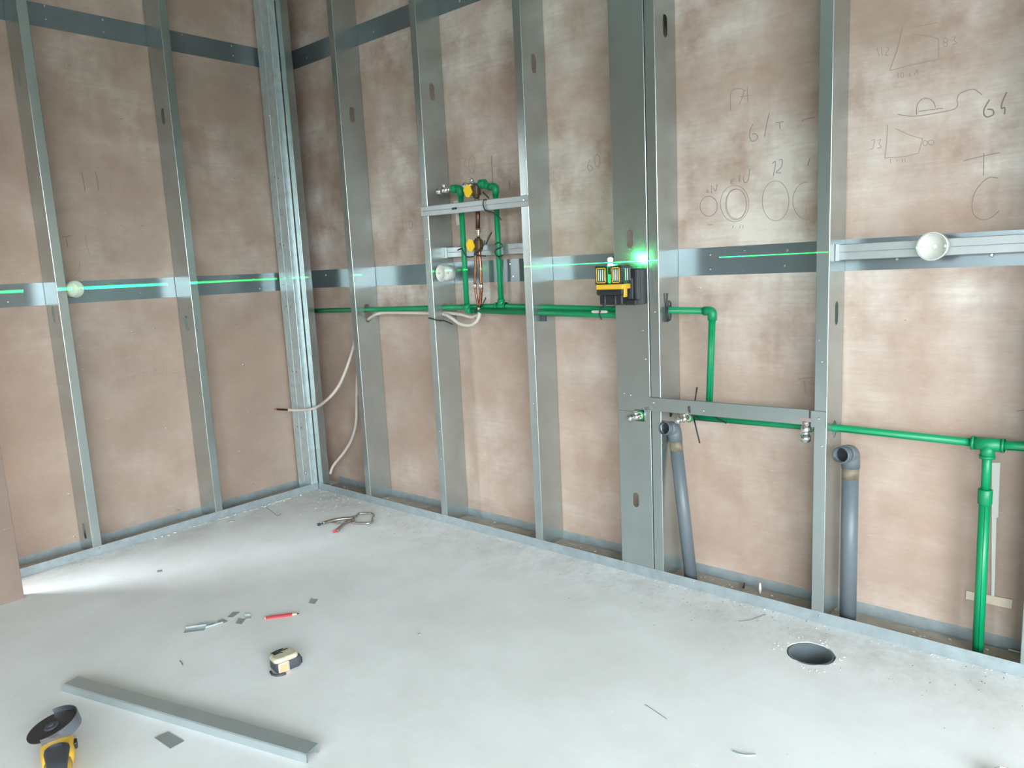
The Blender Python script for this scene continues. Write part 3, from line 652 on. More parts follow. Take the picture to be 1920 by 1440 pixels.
for s_ in (s1, s2, s3_): front_socket(bp_, s_)

# ------------------------------------------------------------------ chrome angle valves
def valve(p, out, hnd, label, sc=1.0, axis=(0, -1, 0), lever=None):
    """p = where it screws in; axis = into the room; out = outlet direction; hnd = handle direction"""
    p = Vector(p); ax = Vector(axis).normalized(); out = Vector(out).normalized(); hnd = Vector(hnd).normalized()
    t = thing('angle_valve', p, label, 'angle valve', 'chrome angle valves')
    mb = MB(); mb.hexn(p - ax * .001, p + ax * .008 * sc, .011 * sc); mb.cyl(p + ax * .008 * sc, p + ax * .024 * sc, .0075 * sc)
    c = p + ax * .028 * sc; mb.ball(c, .0145 * sc); part(t, 'body', mb, M['chrome'])
    mb = MB(); mb.cyl(c, c + out * .022 * sc, .0105 * sc); mb.cyl(c + out * .019 * sc, c + out * .034 * sc, .0145 * sc, 20); mb.pipe(c + out * .038 * sc, c + out * .03 * sc, .0115 * sc, .0085 * sc); part(t, 'outlet', mb, M['chrome'])
    mb = MB(); mb.cyl(c, c + hnd * .02 * sc, .0065 * sc); mb.cyl(c + hnd * .014 * sc, c + hnd * .022 * sc, .0095 * sc)
    if lever:
        sd = ax.cross(hnd).normalized(); B = bas(c + hnd * .022 * sc, sd, ax, hnd); mb.rbox((-.02 * sc, -.006 * sc, 0), (.02 * sc, .006 * sc, .013 * sc), .002 * sc, B)
    else: mb.rbox((-.007 * sc, -.006 * sc, 0), (.007 * sc, .006 * sc, .007 * sc), .002 * sc, bas(c + hnd * .02 * sc, ax.cross(hnd).normalized(), ax, hnd))
    part(t, 'handle', mb, M['pink'] if lever else M['chrome'], 'dull pinkish lever' if lever else None)
    return t
M['pink'] = simple('dull_pink_lever', (.36, .27, .26), .4, .4)
valve(s1, (-1, -.25, -.3), (0, -.3, 1), 'chrome angle valve poking out of the square hole in the broad stud', .95)
valve(s2, (-1, -.3, -.35), (0, -.2, 1), 'chrome angle valve over the mouth of the leaning drain pipe', .95)
valve(s3_, (0, 0, -1), (0, 0, 1), 'chrome angle valve with pinkish lever pointing straight down', 1.15, lever=True)
pv = c00 + Vector((0, 0, 0))
valve(pv, (-.75, -.5, -.15), (-.1, -.4, 1), 'left chrome valve on the short green elbow', 1.15, axis=(-1, -.35, -.02))
pv = Vector((b2.x - .015, GP - .012, b2.z))
valve(pv, (-.75, -.5, -.1), (-.1, -.3, 1), 'right chrome valve in front of the brass gas cock', 1.2, axis=(-1, -.35, 0))

# ------------------------------------------------------------------ rails (50 mm channels)
def rail(name, a, b_, front, label, hgt=.05, dep=.025, m=None, groove=True):
    """channel from a to b_ (centre line of its face), face looks along -y"""
    a, b_ = Vector(a), Vector(b_); t = (b_ - a).normalized(); n = Vector((0, 1, 0)); n = (n - t * n.dot(t)).normalized(); u = t.cross(n) * -1
    if u.z < 0: u = -u
    prof = [(-hgt/2, dep), (-hgt/2, .002), (-hgt/2 + .002, 0)] + ([(-.0015, 0), (0, .0012), (.0015, 0)] if groove else []) + [(hgt/2 - .002, 0), (hgt/2, .002), (hgt/2, dep)]
    inn = [(hgt/2 - TH, dep), (hgt/2 - TH, .003), (hgt/2 - .003, TH)] + ([(.0015, .0016), (0, .0022), (-.0015, .0016)] if groove else []) + [(-hgt/2 + .003, TH), (-hgt/2 + TH, .003), (-hgt/2 + TH, dep)]
    loop = prof + inn; L = (b_ - a).length
    mb = MB(); mb.loft([[a + u * q[0] + n * q[1] for q in loop], [b_ + u * q[0] + n * q[1] for q in loop]], smooth=False)
    o = mb.build(name, m or M['rail'], origin=a); tag(o, label, 'metal rail', 'short steel rails between studs'); return o, t, u
# B: front rail across the gas valves
ra, rb = PY(789.5, 397, -.0035), PY(990.5, 376, -.0035)
oB, tB, uB = rail('cross_rail', ra, rb, 0, 'bright steel rail screwed across the studs in front of the gas pipe', .046, .003)
for p in (PY(795.5, 398, -.0035), PY(982, 375, -.0035)):
    s = MB(); s.cyl(p, p + Vector((0, -.0022, 0)), .006, 12, .004); part(oB, 'screw', s, M['screw'])
s = MB(); p = PY(852, 391, -.0036); s.box((p.x - .016, p.y - .0006, p.z - .0045), (p.x + .016, p.y + .0004, p.z + .0045)); part(oB, 'slot', s, M['black'], 'small dark slot in the rail')
# C: rear rail
ra, rb = PY(832, 474, .095), PY(981, 465.5, .095)
rb.x = XR[3] - .002; ra.x = XR[2] + .016
oC, _, uC = rail('cross_rail', ra, rb, 0, 'bright steel rail behind the green risers, below the front rail', .048, .025)
s = MB(); p = ra; s.box((XR[2] + .0008, p.y - .004, p.z - .026), (ra.x + .002, p.y + .02, p.z + .024)); part(oC, 'end_tab', s, M['rail'])
s = MB(); p = PY(824, 473, .09); s.cyl(p, p + Vector((0, -.003, 0)), .006, 12, .004); part(oC, 'screw', s, M['screw'])
# A: rail on the right at laser height
ra, rb = PY(1570, 473.5, .06), PY(1925, 454, .06); ra.x = XR[5] + .002
rb = ra + Vector((XR[6] - FL - XR[5] + .038, 0, (rb.z - ra.z) * .6))
print('railA', ra, rb)
oA, _, uA = rail('cross_rail', ra, rb, 0, 'long steel rail right of the last stud carrying the big white box', .05, .025)
s = MB(); s.box((ra.x - .0005, ra.y - .012, ra.z - .027), (ra.x + .012, ra.y + .018, ra.z + .026)); part(oA, 'end_tab', s, M['rail'])
# D: low front rail
ra, rb = PY(1218, 757.5, -.004), PY(1516.5, 783, -.004)
oD, tD, uD = rail('cross_rail', ra, rb, 0, 'low steel rail screwed across the studs above the angle valves', .054, .003, M['stud'], False)
for (u, v) in ((1225, 755.5), (1319, 770.5)):
    p = PY(u, v, -.004); s = MB(); s.cyl(p, p + Vector((0, -.0022, 0)), .0045, 12, .003); part(oD, 'screw', s, M['screw'])
ta, tb = PY(1520.5, 786, -.004), PY(1548.5, 789, -.004)
s = MB(); s.box((ta.x, -.0045, ta.z - .026), (tb.x, -.0008, ta.z + .028)); tab = part(oD, 'end_tab', s, M['stud'])
p = PY(1535, 785.5, -.0045); s = MB(); s.cyl(p, p + Vector((0, -.0022, 0)), .0048, 12, .003); part(oD, 'screw', s, M['screw'])

# ------------------------------------------------------------------ white round electrical boxes
def round_box(p, ax, r, dep, label, lugs=True, name='round_electrical_box'):
    """p = centre of the mouth, ax = direction of the mouth"""
    p = Vector(p); ax = Vector(ax).normalized(); t = thing(name, p - ax * dep, label, 'electrical box', 'white round electrical boxes')
    mb = MB(); mb.pipe(p, p - ax * dep, r, r - .0022, 30, True); mb.pipe(p, p - ax * .003, r * 1.07, r - .001, 30); part(t, 'cup', mb, M['white'])
    c = p - ax * (dep - .003); mb = MB(); mb.cyl(c, c + ax * .004, .0065, 14); part(t, 'screw', mb, M['screw'])
    sd = Vector((0, 0, 1)).cross(ax).normalized()
    for k in (-1, 1):
        mb = MB(); q = p + sd * k * r * .96; mb.cyl(q - ax * .02, q - ax * .001, .005, 12); part(t, 'screw_boss', mb, M['white'])
    return t
round_box(PX(141, 542, -.095), (1, 0, 0), .0365, .066, 'translucent white round box against the left wall stud, laser line crossing it')
round_box(PY(826, 512.5, .012), (-.12, -1, 0), .036, .062, 'white round box seen from its side below the gas valves')
pA = PY(1747, 462, .012); round_box(pA, (0, -1, 0), .0385, .047, 'largest white round box on the right hand rail')

# ------------------------------------------------------------------ gas pipe: brass cocks, copper, insulated hoses
g = thing('gas_pipe', PY(898, 575, .05), 'copper gas pipe with two yellow handled brass cocks', 'gas pipe')
GY = .045
def gp(u, v, y=GY): return PY(u, v, y)
mb = MB(); mb.tube([gp(896, 382), gp(896, 430)], .0105, 16); part(g, 'upper_tube', mb, M['copper_dark'], 'dark tarnished upper tube')
mb = MB(); mb.tube([gp(896.5, 428), gp(897, 434), gp(897, 440), gp(897, 446)], [.0125, .011, .0075, .008], 16); part(g, 'solder_joint', mb, M['solder'])
def cock(pc, label):
    o = MB(); o.hexn(pc + Vector((0, 0, .03)), pc + Vector((0, 0, .014)), .015); o.rbox((-.019, -.016, -.024), (.019, .016, .024), .008, Matrix.Translation(pc)); o.hexn(pc - Vector((0, 0, .014)), pc - Vector((0, 0, .032)), .015); o.cyl(pc, pc + Vector((-.024, -.024, 0)), .008); o.rbox((-.015, -.012, -.016), (.015, .012, .016), .005, Matrix.Translation(pc))
    body = part(g, 'brass_cock', o, M['brass'])
    q = pc + Vector((-.024, -.024, -.002)); ax = Vector((.3, -.95, .05)).normalized(); sd = Vector((0, 0, 1)).cross(ax).normalized()
    B = bas(q, sd, Vector((0, 0, 1)), ax); mb = MB(); 
    ol = [(-.022, .006), (-.004, .029), (.011, .024), (.022, -.006), (.004, -.029), (-.011, -.024)]
    mb.prism([B @ Vector((x, y, 0)) for x, y in ol], ax * .008); h = part(g, 'handle', mb, M['yellow'], label)
cock(gp(892.5, 357), 'yellow wing handle of the upper cock'); cock(gp(897, 459), 'yellow wing handle of the lower cock')
mb = MB(); mb.tube([gp(894, 372), gp(895, 378), gp(896, 384)], [.012, .0115, .0108], 16); part(g, 'solder_joint', mb, M['solder'])
mb = MB(); mb.tube(smooth_path([gp(898, 468), gp(901, 500), gp(901.5, 528), gp(902, 545), gp(899.5, 577)], 5), .0075, 12); part(g, 'right_tube', mb, M['copper'])
mb = MB(); mb.tube(smooth_path([gp(892, 473, .05), gp(891.5, 500, .05), gp(890.5, 528, .05), gp(891.5, 545, .05), gp(897, 575, .05)], 5), .0058, 12); part(g, 'left_tube', mb, M['copper'])
for u, v, r in ((890.7, 536, .008), (902, 536, .0095)):
    mb = MB(); mb.tube([gp(u, v - 5), gp(u, v - 2), gp(u, v + 2), gp(u, v + 6)], [r * .85, r, r * 1.05, r * .85], 12); part(g, 'solder_joint', mb, M['solder'])
h1 = thing('insulated_hose', gp(870, 600), 'beige insulated hose dropping from the copper pipe and running left through the studs', 'hose', 'beige insulated hoses')
mb = MB(); mb.tube(smooth_path([gp(898, 576), gp(899, 590), gp(893, 603), gp(880, 610), gp(862, 607), gp(846, 596), gp(830, 589, .06), gp(790, 587, .07), gp(750, 586.5, .075), gp(720, 586.5, .075), gp(704, 590, .06), PX(690, 599, XR[1] - .004)], 8), .0085, 12); part(h1, 'hose', mb, M['insul'])
h2 = thing('insulated_hose', gp(860, 590), 'second beige hose just above and behind the dropping one', 'hose', 'beige insulated hoses')
mb = MB(); mb.tube(smooth_path([gp(901, 576, .055), gp(899, 588, .068), gp(885, 594.5, .068), gp(868, 590.5, .068), gp(850, 588, .075), gp(831, 586, .08), gp(800, 584, .09), gp(760, 584.5, .095), gp(722, 585, .095), gp(706, 586, .09), PX(692, 596, XR[1] - .004) + Vector((0, .02, .004))], 8), .0078, 12); part(h2, 'hose', mb, M['insul'])
h3 = thing('insulated_hose', PY(600, 760, -.02), 'beige hose hanging out past the corner with a bare copper tip', 'hose', 'beige insulated hoses')
pth = smooth_path([Vector((XR[1] - .045, .075, 1.0)), PY(668, 632, .06), PY(660, 660, .05), PY(648, 695, .02), PY(634, 725, 0), PY(615, 748, -.03), PX(590, 765, .06), PX(562, 769, .05), PX(539, 768.5, .045)], 8)
mb = MB(); mb.tube(pth, .0085, 12); part(h3, 'hose', mb, M['insul'])
mb = MB(); q1, q2 = PX(540, 768.5, .045), PX(514, 767, .04); mb.tube([q1, q1 + (q2 - q1) * .8, q2], [.0062, .0062, .002], 12); part(h3, 'copper_tip', mb, M['copper'], 'bare copper tip')
h4 = thing('insulated_hose', PY(640, 880, .08), 'beige hose hanging behind the corner studs down to the floor', 'hose', 'beige insulated hoses')
mb = MB(); mb.tube(smooth_path([Vector((XR[1] - .02, .09, .98)), PY(672, 690, .09), PY(669, 740, .09), PY(668, 790, .09), PY(660, 822, .09), PY(645, 848, .09), PY(625, 873, .08), PY(619, 888, .07)], 8), .0085, 12); part(h4, 'hose', mb, M['insul'])

# ------------------------------------------------------------------ grey drain pipes
def drain_pipe(mouth, top, foot, r, label, stain):
    """mouth = centre of the open socket, top = bend centre, foot = where it enters the floor"""
    mouth, top, foot = Vector(mouth), Vector(top), Vector(foot); t = thing('drain_pipe', foot, label, 'drain pipe', 'grey plastic drain pipes')
    dn = (foot - top).normalized(); fr = (mouth - top).normalized()
    mb = MB(); mb.tube([top + dn * .055, foot], r, 28); part(t, 'pipe', mb, M['grey_pvc'])
    mb = MB(); mb.tube(rounded([top + dn * .05, top, top + fr * .04], r * 1.1, 10), r * 1.1, 28); part(t, 'elbow', mb, M['grey_pvc'])
    mb = MB(); mb.pipe(mouth, top + fr * .03, r * 1.0, r * .86, 32); mb.pipe(mouth, mouth - fr * .006, r * 1.05, r * .86, 32); part(t, 'socket', mb, M['grey_pvc'])
    mb = MB(); c = top + fr * .045; mb.cyl(c, c - fr * .002, r * .86, 28); part(t, 'mouth_shade', mb, M['darkhole'], 'dark disc for the shade inside the pipe')  # dark disc closes the mouth, pipe's inner shade put into its colour
    if stain: mb = MB(); mb.tube([top + dn * .048, top + dn * .085], r * 1.025, 28); part(t, 'glue_stain', mb, M['glue'], 'brown smeared glue band')
    return t
ft = PZ(1297, 1079, .004); tp = PY(1264, 800, ft.y - .0)
mo = PY(1247, 804, -.035)
print('drain1', ft, tp, mo)
tp1 = PY(1264, 803, .055); ft1 = PY(1296, 1079, .055); ft1.z = .004
mo1 = PY(1245.5, 803, -.005)
drain_pipe(mo1, tp1, ft1, .0245, 'leaning grey drain pipe standing right of the broad stud', True)
tp2 = PY(1595, 849, .06); ft2 = Vector((tp2.x + .003, .06, .004)); mo2 = PY(1576, 853.5, -.012)
drain_pipe(mo2, tp2, ft2, .0262, 'upright grey drain pipe right of the last stud', True)
# floor drain
fd = thing('floor_drain', (drain_c.x, drain_c.y, -.055), 'round grey floor drain pipe sunk in a chipped hole in the screed', 'floor drain')
mb = MB(); mb.pipe((drain_c.x, drain_c.y, -.001), (drain_c.x, drain_c.y, -.075), RD, RD - .003, 40, True); part(fd, 'pipe', mb, M['grey_pvc'])
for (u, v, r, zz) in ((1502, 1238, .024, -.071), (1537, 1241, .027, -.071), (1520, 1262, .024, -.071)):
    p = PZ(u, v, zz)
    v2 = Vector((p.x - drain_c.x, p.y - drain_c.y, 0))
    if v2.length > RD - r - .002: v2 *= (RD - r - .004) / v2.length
    mb = MB(); c = Vector((drain_c.x + v2.x, drain_c.y + v2.y, -.0718)); mb.cyl(c, c + Vector((0, 0, .001)), r, 20); part(fd, 'branch_opening', mb, M['darkhole'], 'dark disc for the shade in a branch opening')

# ------------------------------------------------------------------ cable ties
def tie(label, loops, wd=.003):
    o = thing('cable_tie', loops[0][0], label, 'cable tie', 'black cable ties')
    for k, L in enumerate(loops):
        mb = MB(); mb.tube(smooth_path(L, 5) if len(L) > 2 else L, wd, 8, sx=.7); part(o, 'strap' if k == 0 else ('head' if k == 1 else 'tail'), mb, M['black'])
    return o
tie('black tie looped over the front rail by the right riser', [[PY(912, 374, -.008), PY(907, 376, -.01), PY(906, 384, -.012), PY(909, 393, -.012), PY(913, 395, -.01)], [PY(912, 395, -.01), PY(925, 399, .02), PY(930, 402, .03)], [PY(928, 400, .03), PY(940, 412, .03)], [PY(917, 372, .04), PY(905, 360, .03)]])
tie('black tie on the rear rail at the left riser', [[PY(859, 469, .03), PY(866, 466, .03), PY(871, 476, .03), PY(878, 482, .035), PY(888, 481, .04)], [PY(858, 469, .03), PY(864, 467, .03)]])
tie('black tie binding the gas pipe under the lower cock', [[PY(889, 476, .03), PY(897, 471, .03), PY(905, 463, .03), PY(909, 451, .03)], [PY(889, 477, .03), PY(898, 479, .028), PY(911, 480, .035)], [PY(911, 458, .03), PY(922, 436, .04)]])
tie('black tie twisted round the right riser at the rear rail', [[PY(928, 458, .045), PY(935, 455, .04), PY(942, 462, .04), PY(930, 468, .042), PY(929, 476, .045), PY(935, 481, .045), PY(944, 478, .05)], [PY(934, 480, .045), PY(937, 486, .045)]])
tie('black tie round the foot of the copper tubes', [[PY(891, 588, .035), PY(890, 580, .03), PY(896, 575, .03), PY(905, 573, .035)], [PY(904, 573, .035), PY(911, 558, .04)]])
tie('black tie wrapped round the stud below the white box', [[PY(803.5, 596, -.003), PY(818, 600, -.005), PY(828, 602, .0)], [PY(816, 600, .002), PY(834, 601, .03)], [PY(832, 601, .03), PY(849, 608, .03)]], .0032)
tie('black tie round both green pipes under the laser level', [[PY(1131, 574, .035), PY(1126, 580, .03), PY(1124, 590, .028), PY(1128, 599, .035)], [PY(1131, 575, .035), PY(1131, 570, .035)]], .003)
tie('thick black tie on the pipe right of the broad stud', [[PY(1251, 550, .05), PY(1250, 575, .05), PY(1251, 604, .05)], [PY(1251, 575, .045), PY(1252, 603, .045)], [PY(1248, 570, .05), PY(1238, 556, .04)]], .0036)
tie('long crossed black tie at the middle angle valve', [[PY(1291, 762, -.006), PY(1292, 770, -.008), PY(1298, 779, .01), PY(1311, 786, .05)], [PY(1300, 781, .02), PY(1312, 831, .0)], [PY(1307, 726, .03), PY(1303, 752, .02)]], .003)
tie('short black tie on the low pipe under the rail', [[PY(1338, 777, .05), PY(1346, 786, .045), PY(1355, 789, .045), PY(1362, 794, .04)], [PY(1336, 776, .05), PY(1340, 779, .05)]], .0026)

# ------------------------------------------------------------------ small slats and strips on the right boards
def slat(name, pts, y0, th, m, label, cat):
    P = [PY(u, v, y0) for u, v in pts]; mb = MB(); mb.prism(P, (0, -th, 0)); o = mb.build(name, m, bevel=.0006); return tag(o, label, cat)
slat('plastic_strip', [(1860, 867), (1876, 867), (1872, 970), (1869, 970), (1865, 1117), (1859, 1117)], DR - .0006, .004, M['white'], 'thin white plastic strip behind the thick green drop pipe', 'plastic strip')
slat('timber_batten', [(1812, 1107), (1899, 1124), (1897, 1141), (1811, 1122)], DR - .002, .004, M['wood'], 'pale wooden slat nailed across behind the green drop pipe', 'wood slat')
slat('timber_batten', [(852, 377), (863, 375), (866, 421), (858, 422)], .062, .006, M['insul'], 'small pale wooden wedge beside the left green riser', 'wood slat')
slat('pipe_spacer', [(1109, 584), (1112, 582), (1138, 582), (1141, 584.5), (1138, 587), (1112, 587)], .036, .004, M['insul'], 'beige spacer between the two green pipes', 'pipe spacer')
p = PY(1021, 597, .06); mb = MB(); mb.rbox((p.x - .009, .05, p.z - .012), (p.x + .009, .065, p.z + .012), .002); tag(mb.build('pipe_clip', M['dark_grey']), 'small dark clip hanging below the lower green pipe', 'pipe clip')

# ------------------------------------------------------------------ laser level
yf, yb = -.115, -.06
xl = PY(1118, 560, yf).x; xr = PY(1167, 560, yf).x; zt = PY(1143, 499, yf).z; zb = PY(1143, 574, yf).z; zm = PY(1143, 533, yf).z; zm2 = PY(1143, 541, yf).z; zm3 = PY(1143, 553, yf).z
print('laser', xl, xr, zt, zb)
lv = thing('laser_level', ((xl + xr) / 2, (yf + yb) / 2, zb), 'yellow and black laser level shining green, held on the broad stud', 'laser level')
mb = MB(); mb.rbox((xl + .008, yf + .008, zb + .003), (xr - .006, yb, zm3), .006); part(lv, 'base', mb, M['black'])
for fx in (.30, .70): mb = MB(); c = xl + (xr - xl) * fx; mb.cyl((c, yf + .007, zb + .001), (c, yf + .007, zm3 - .004), .004, 12); part(lv, 'base_rod', mb, M['dark_grey'])
mb = MB(); mb.rbox((xl, yf, zm3 - .002), (xr, yb, zm2), .006); part(lv, 'lower_housing', mb, M['black'])
mb = MB(); mb.rbox((xl, yf - .002, zm2 - .004), (xr + .003, yb, zm), .004); mb.rbox((xr - .004, yf + .01, zm3 - .01), (xr + .004, yf + .03, zm), .003); part(lv, 'yellow_band', mb, M['tool_yellow'])
mb = MB(); mb.rbox((xl + .004, yf + .002, zm - .002), (xr - .004, yb, zt - .004), .006); part(lv, 'window_block', mb, M['lens'], 'dark glass block behind the window bars')
mb = MB(); b_t = .007
for (q0, q1) in ((xl, xl + (xr - xl) * .47), (xl + (xr - xl) * .6, xr)):
    mb.rbox((q0, yf - .004, zm), (q0 + b_t, yf + .012, zt), .002); mb.rbox((q1 - b_t, yf - .004, zm), (q1, yf + .012, zt), .002)
    mb.rbox((q0, yf - .004, zt - b_t), (q1, yb, zt + .002), .002); mb.rbox((q0, yf - .004, zm), (q1, yf + .012, zm + b_t), .002)
mb.rbox((xl, yb - .01, zm), (xl + .006, yb, zt), .002); mb.rbox((xr - .006, yb - .01, zm), (xr, yb, zt), .002)
part(lv, 'window_guard', mb, M['black'])
for (q0, q1) in ((xl + .006, xl + (xr - xl) * .47 - .006), (xl + (xr - xl) * .6 + .006, xr - .006)):
    mb = MB(); mb.pipe(((q0 + q1) / 2, yf - .004, (zm + zt) / 2), ((q0 + q1) / 2, yf - .006, (zm + zt) / 2), .0, .0) if False else None
    zz0, zz1 = zm + .005, zt - .005
    for aa in ((q0, yf - .006, zz0, q1, zz0 + .003), (q0, yf - .006, zz1 - .003, q1, zz1), (q0, yf - .006, zz0, q0 + .003, zz1), (q1 - .003, yf - .006, zz0, q1, zz1)): mb.box((aa[0], aa[1], aa[2]), (aa[3], aa[1] + .003, aa[4]))
    part(lv, 'yellow_frame', mb, M['tool_yellow'])
    for k in range(4):
        c = q0 + (q1 - q0) * (k + .9) / 4.8; mb = MB(); mb.cyl((c, yf - .001, zm + .012), (c, yf - .001, zt - .012), .0018, 8); part(lv, 'glass_rib', mb, M['white'])
for k in range(3):
    yy = yf + .03 + k * .014; mb = MB(); mb.cyl((xr - .003, yy, zm + .012), (xr - .003, yy, zt - .01), .0022, 8); part(lv, 'glass_rib', mb, M['white'])
SL = PY(1143.5, 491, yf - .004); SL.z = 1.250
mb = MB(); mb.cyl((SL.x, SL.y + .002, zt - .03), (SL.x, SL.y + .002, SL.z - .012), .009, 16); part(lv, 'lens_mount', mb, M['black'])
for dz, nm_ in ((-1, 'laser_lens'), (1, 'lens_glare_cap')):
    mb = MB(); mb.tube([SL + Vector((0, .004, dz * .0035)), SL + Vector((0, .004, dz * .006)), SL + Vector((0, .004, dz * .014)), SL + Vector((0, .004, dz * .018))], [.007, .0095, .0095, .003], 16); lens = part(lv, nm_, mb, M['glow'], 'blinding lit laser lens with its glare')  # lit lens enlarged and doubled, its glare built into the shape
mb = MB(); mb.rbox((SL.x - .017, SL.y + .016, zt - .004), (SL.x + .017, SL.y + .03, SL.z - .006), .003); part(lv, 'lens_glare_fringe', mb, M['lit_green'], 'green glow added as the glare fringe of the lens')  # glowing box added as the green fringe of the lens glare
mb = MB(); mb.rbox((xl + (xr - xl) * .47, yf - .002, zm + .004), (xl + (xr - xl) * .6, yf + .01, zt + .001), .003); part(lv, 'centre_window', mb, M['lit_green'], 'green lit window between the two barred ones')
# wall bracket beside it
bx0, bx1 = PY(1170, 530, -.05).x, PY(1213, 530, -.004).x; bz0, bz1 = PY(1195, 566, -.045).z, PY(1195, 503, -.045).z
mb = MB(); mb.rbox((bx0, -.05, bz0), (bx1 - .004, -.002, bz1), .006); br = part(lv, 'wall_bracket', mb, M['black'])
mb = MB(); mb.rbox((bx0 + .008, -.055, bz0 + .01), (bx0 + .04, -.048, bz1 - .035), .003); mb.rbox((bx1 - .02, -.058, bz0), (bx1 - .006, -.046, bz1 - .004), .003); under(br, mb.build('bracket_slider', M['dark_grey']))
mb = MB(); mb.rbox((xl + .02, yb - .02, zb + .001), (bx1 - .004, -.002, zb + .02), .004); under(br, mb.build('bracket_foot', M['black']))

# the light the level throws: a level sheet of green light, as the real prism does
def beam_light(name, loc, power, half, col):
    l = bpy.data.lights.new(name, 'POINT'); l.shadow_soft_size = 0.0; l.energy = power; l.color = (1, 1, 1); l.use_nodes = True
    nt = l.node_tree; e = nt.nodes['Emission']; e.inputs['Color'].default_value = (*col, 1)
    tc = nt.nodes.new('ShaderNodeTexCoord'); sp = nt.nodes.new('ShaderNodeSeparateXYZ'); ab = nt.nodes.new('ShaderNodeMath'); ab.operation = 'ABSOLUTE'
    mr = nt.nodes.new('ShaderNodeMapRange'); mr.inputs[1].default_value = half; mr.inputs[2].default_value = half * .4; mr.inputs[3].default_value = 0; mr.inputs[4].default_value = 1
    nt.links.new(tc.outputs['Normal'], sp.inputs[0]); nt.links.new(sp.outputs['Z'], ab.inputs[0]); nt.links.new(ab.outputs[0], mr.inputs[0]); nt.links.new(mr.outputs[0], e.inputs['Strength'])
    o = bpy.data.objects.new(name, l); COL.objects.link(o); o.location = loc; return o
LP = SL + Vector((0, .004, 0)); 
beam_light('laser_sheet', LP, 2000, .0024, (0.0, 1.0, 0.08))
l = bpy.data.lights.new('laser_scatter', 'POINT'); l.energy = 0.4; l.color = (0.03, 1.0, 0.22); l.shadow_soft_size = .004
o = bpy.data.objects.new('laser_scatter', l); COL.objects.link(o); o.location = SL + Vector((-.022, .0, .02))

# ------------------------------------------------------------------ things on the floor
# long channel, legs down
A1, A2 = PZ(116, 1296, 0), PZ(575, 1432, 0); tt = (A2 - A1).normalized(); nn = Vector((-tt.y, tt.x, 0)); Lc = (A2 - A1).length; print('channel', Lc)
wch = .052; hch = .026; B = bas(A1, tt, nn, (0, 0, 1))
prof = [(0, 0), (0, hch - .003), (.003, hch), (wch - .003, hch), (wch, hch - .003), (wch, 0), (wch - .006, 0), (wch - .006, .0012), (wch - TH, .0012), (wch - TH, hch - TH), (TH, hch - TH), (TH, .0012), (.006, .0012), (.006, 0)]
mb = MB(); r0 = [B @ Vector((0 if q[1] < .01 else .012, q[0], q[1] + .0005)) for q in prof]; r1 = [B @ Vector((Lc, q[0], q[1] + .0005)) for q in prof]; mb.loft([r0, r1], smooth=False)
o = mb.build('steel_channel', M['scrap']); tag(o, 'long offcut of steel channel lying open side down on the floor', 'steel channel')
# flat square piece
def sheet(name, pts, th, m, label, cat, z0=.0004, group=None, lift=None, curl=0):
    P = [PZ(u, v, z0) for u, v in pts]; mb = MB()
    if curl: 
        for i in (0, len(P) - 1): P[i] = P[i] + Vector((0, 0, curl))
    mb.prism(P, (0, 0, th)); o = mb.build(name, m); return tag(o, label, cat, group)
sheet('sheet_metal_square', [(290, 1386), (316, 1372), (346, 1390), (320, 1407)], .0012, M['scrap'], 'square piece of sheet metal lying near the grinder', 'metal offcut', group='metal offcuts on the floor', curl=.004)
# offcuts; frame (320,1110,6.4)
def Q(x, y): return (320 + x / 6.4, 1110 + y / 6.4)
GO = 'metal offcuts on the floor'
def angle_piece(pts, h, label, m='scrap'):
    """flat base outline plus an upturned flange along its first edge"""
    P = [PZ(*Q(x, y), .0004) for x, y in pts]; t = thing('metal_offcut', P[0], label, 'metal offcut', GO)
    mb = MB(); mb.prism(P, (0, 0, .0012)); part(t, 'base', mb, M[m])
    a, b_ = P[0], P[1]; d = (b_ - a).normalized(); n = Vector((-d.y, d.x, 0)) * .0012; mb = MB(); mb.prism([a, b_, b_ + n, a + n], (0, 0, h)); part(t, 'flange', mb, M[m])
    return t
angle_piece([(180, 440), (430, 405), (400, 465), (155, 497)], .007, 'widest grey metal offcut at the left end of the heap')
angle_piece([(418, 440), (630, 378), (625, 392), (425, 456)], .008, 'bright shiny narrow metal offcut', 'rail')
angle_piece([(340, 385), (530, 372), (500, 392), (320, 396)], .004, 'dark thin metal offcut behind the heap')
angle_piece([(565, 355), (625, 325), (690, 350), (630, 380)], .003, 'grey metal offcut just behind the shiny one')
angle_piece([(685, 305), (750, 245), (830, 245), (740, 308)], .002, 'flat metal offcut farthest back over the heap')
angle_piece([(785, 382), (825, 322), (900, 325), (850, 388)], .004, 'metal offcut touching the small folded one')
angle_piece([(890, 290), (955, 285), (970, 318), (905, 328)], .008, 'small folded metal offcut at the right of the heap')
angle_piece([(1665, 140), (1700, 85), (1770, 85), (1730, 148)], .005, 'lone metal offcut beyond the red pencil')
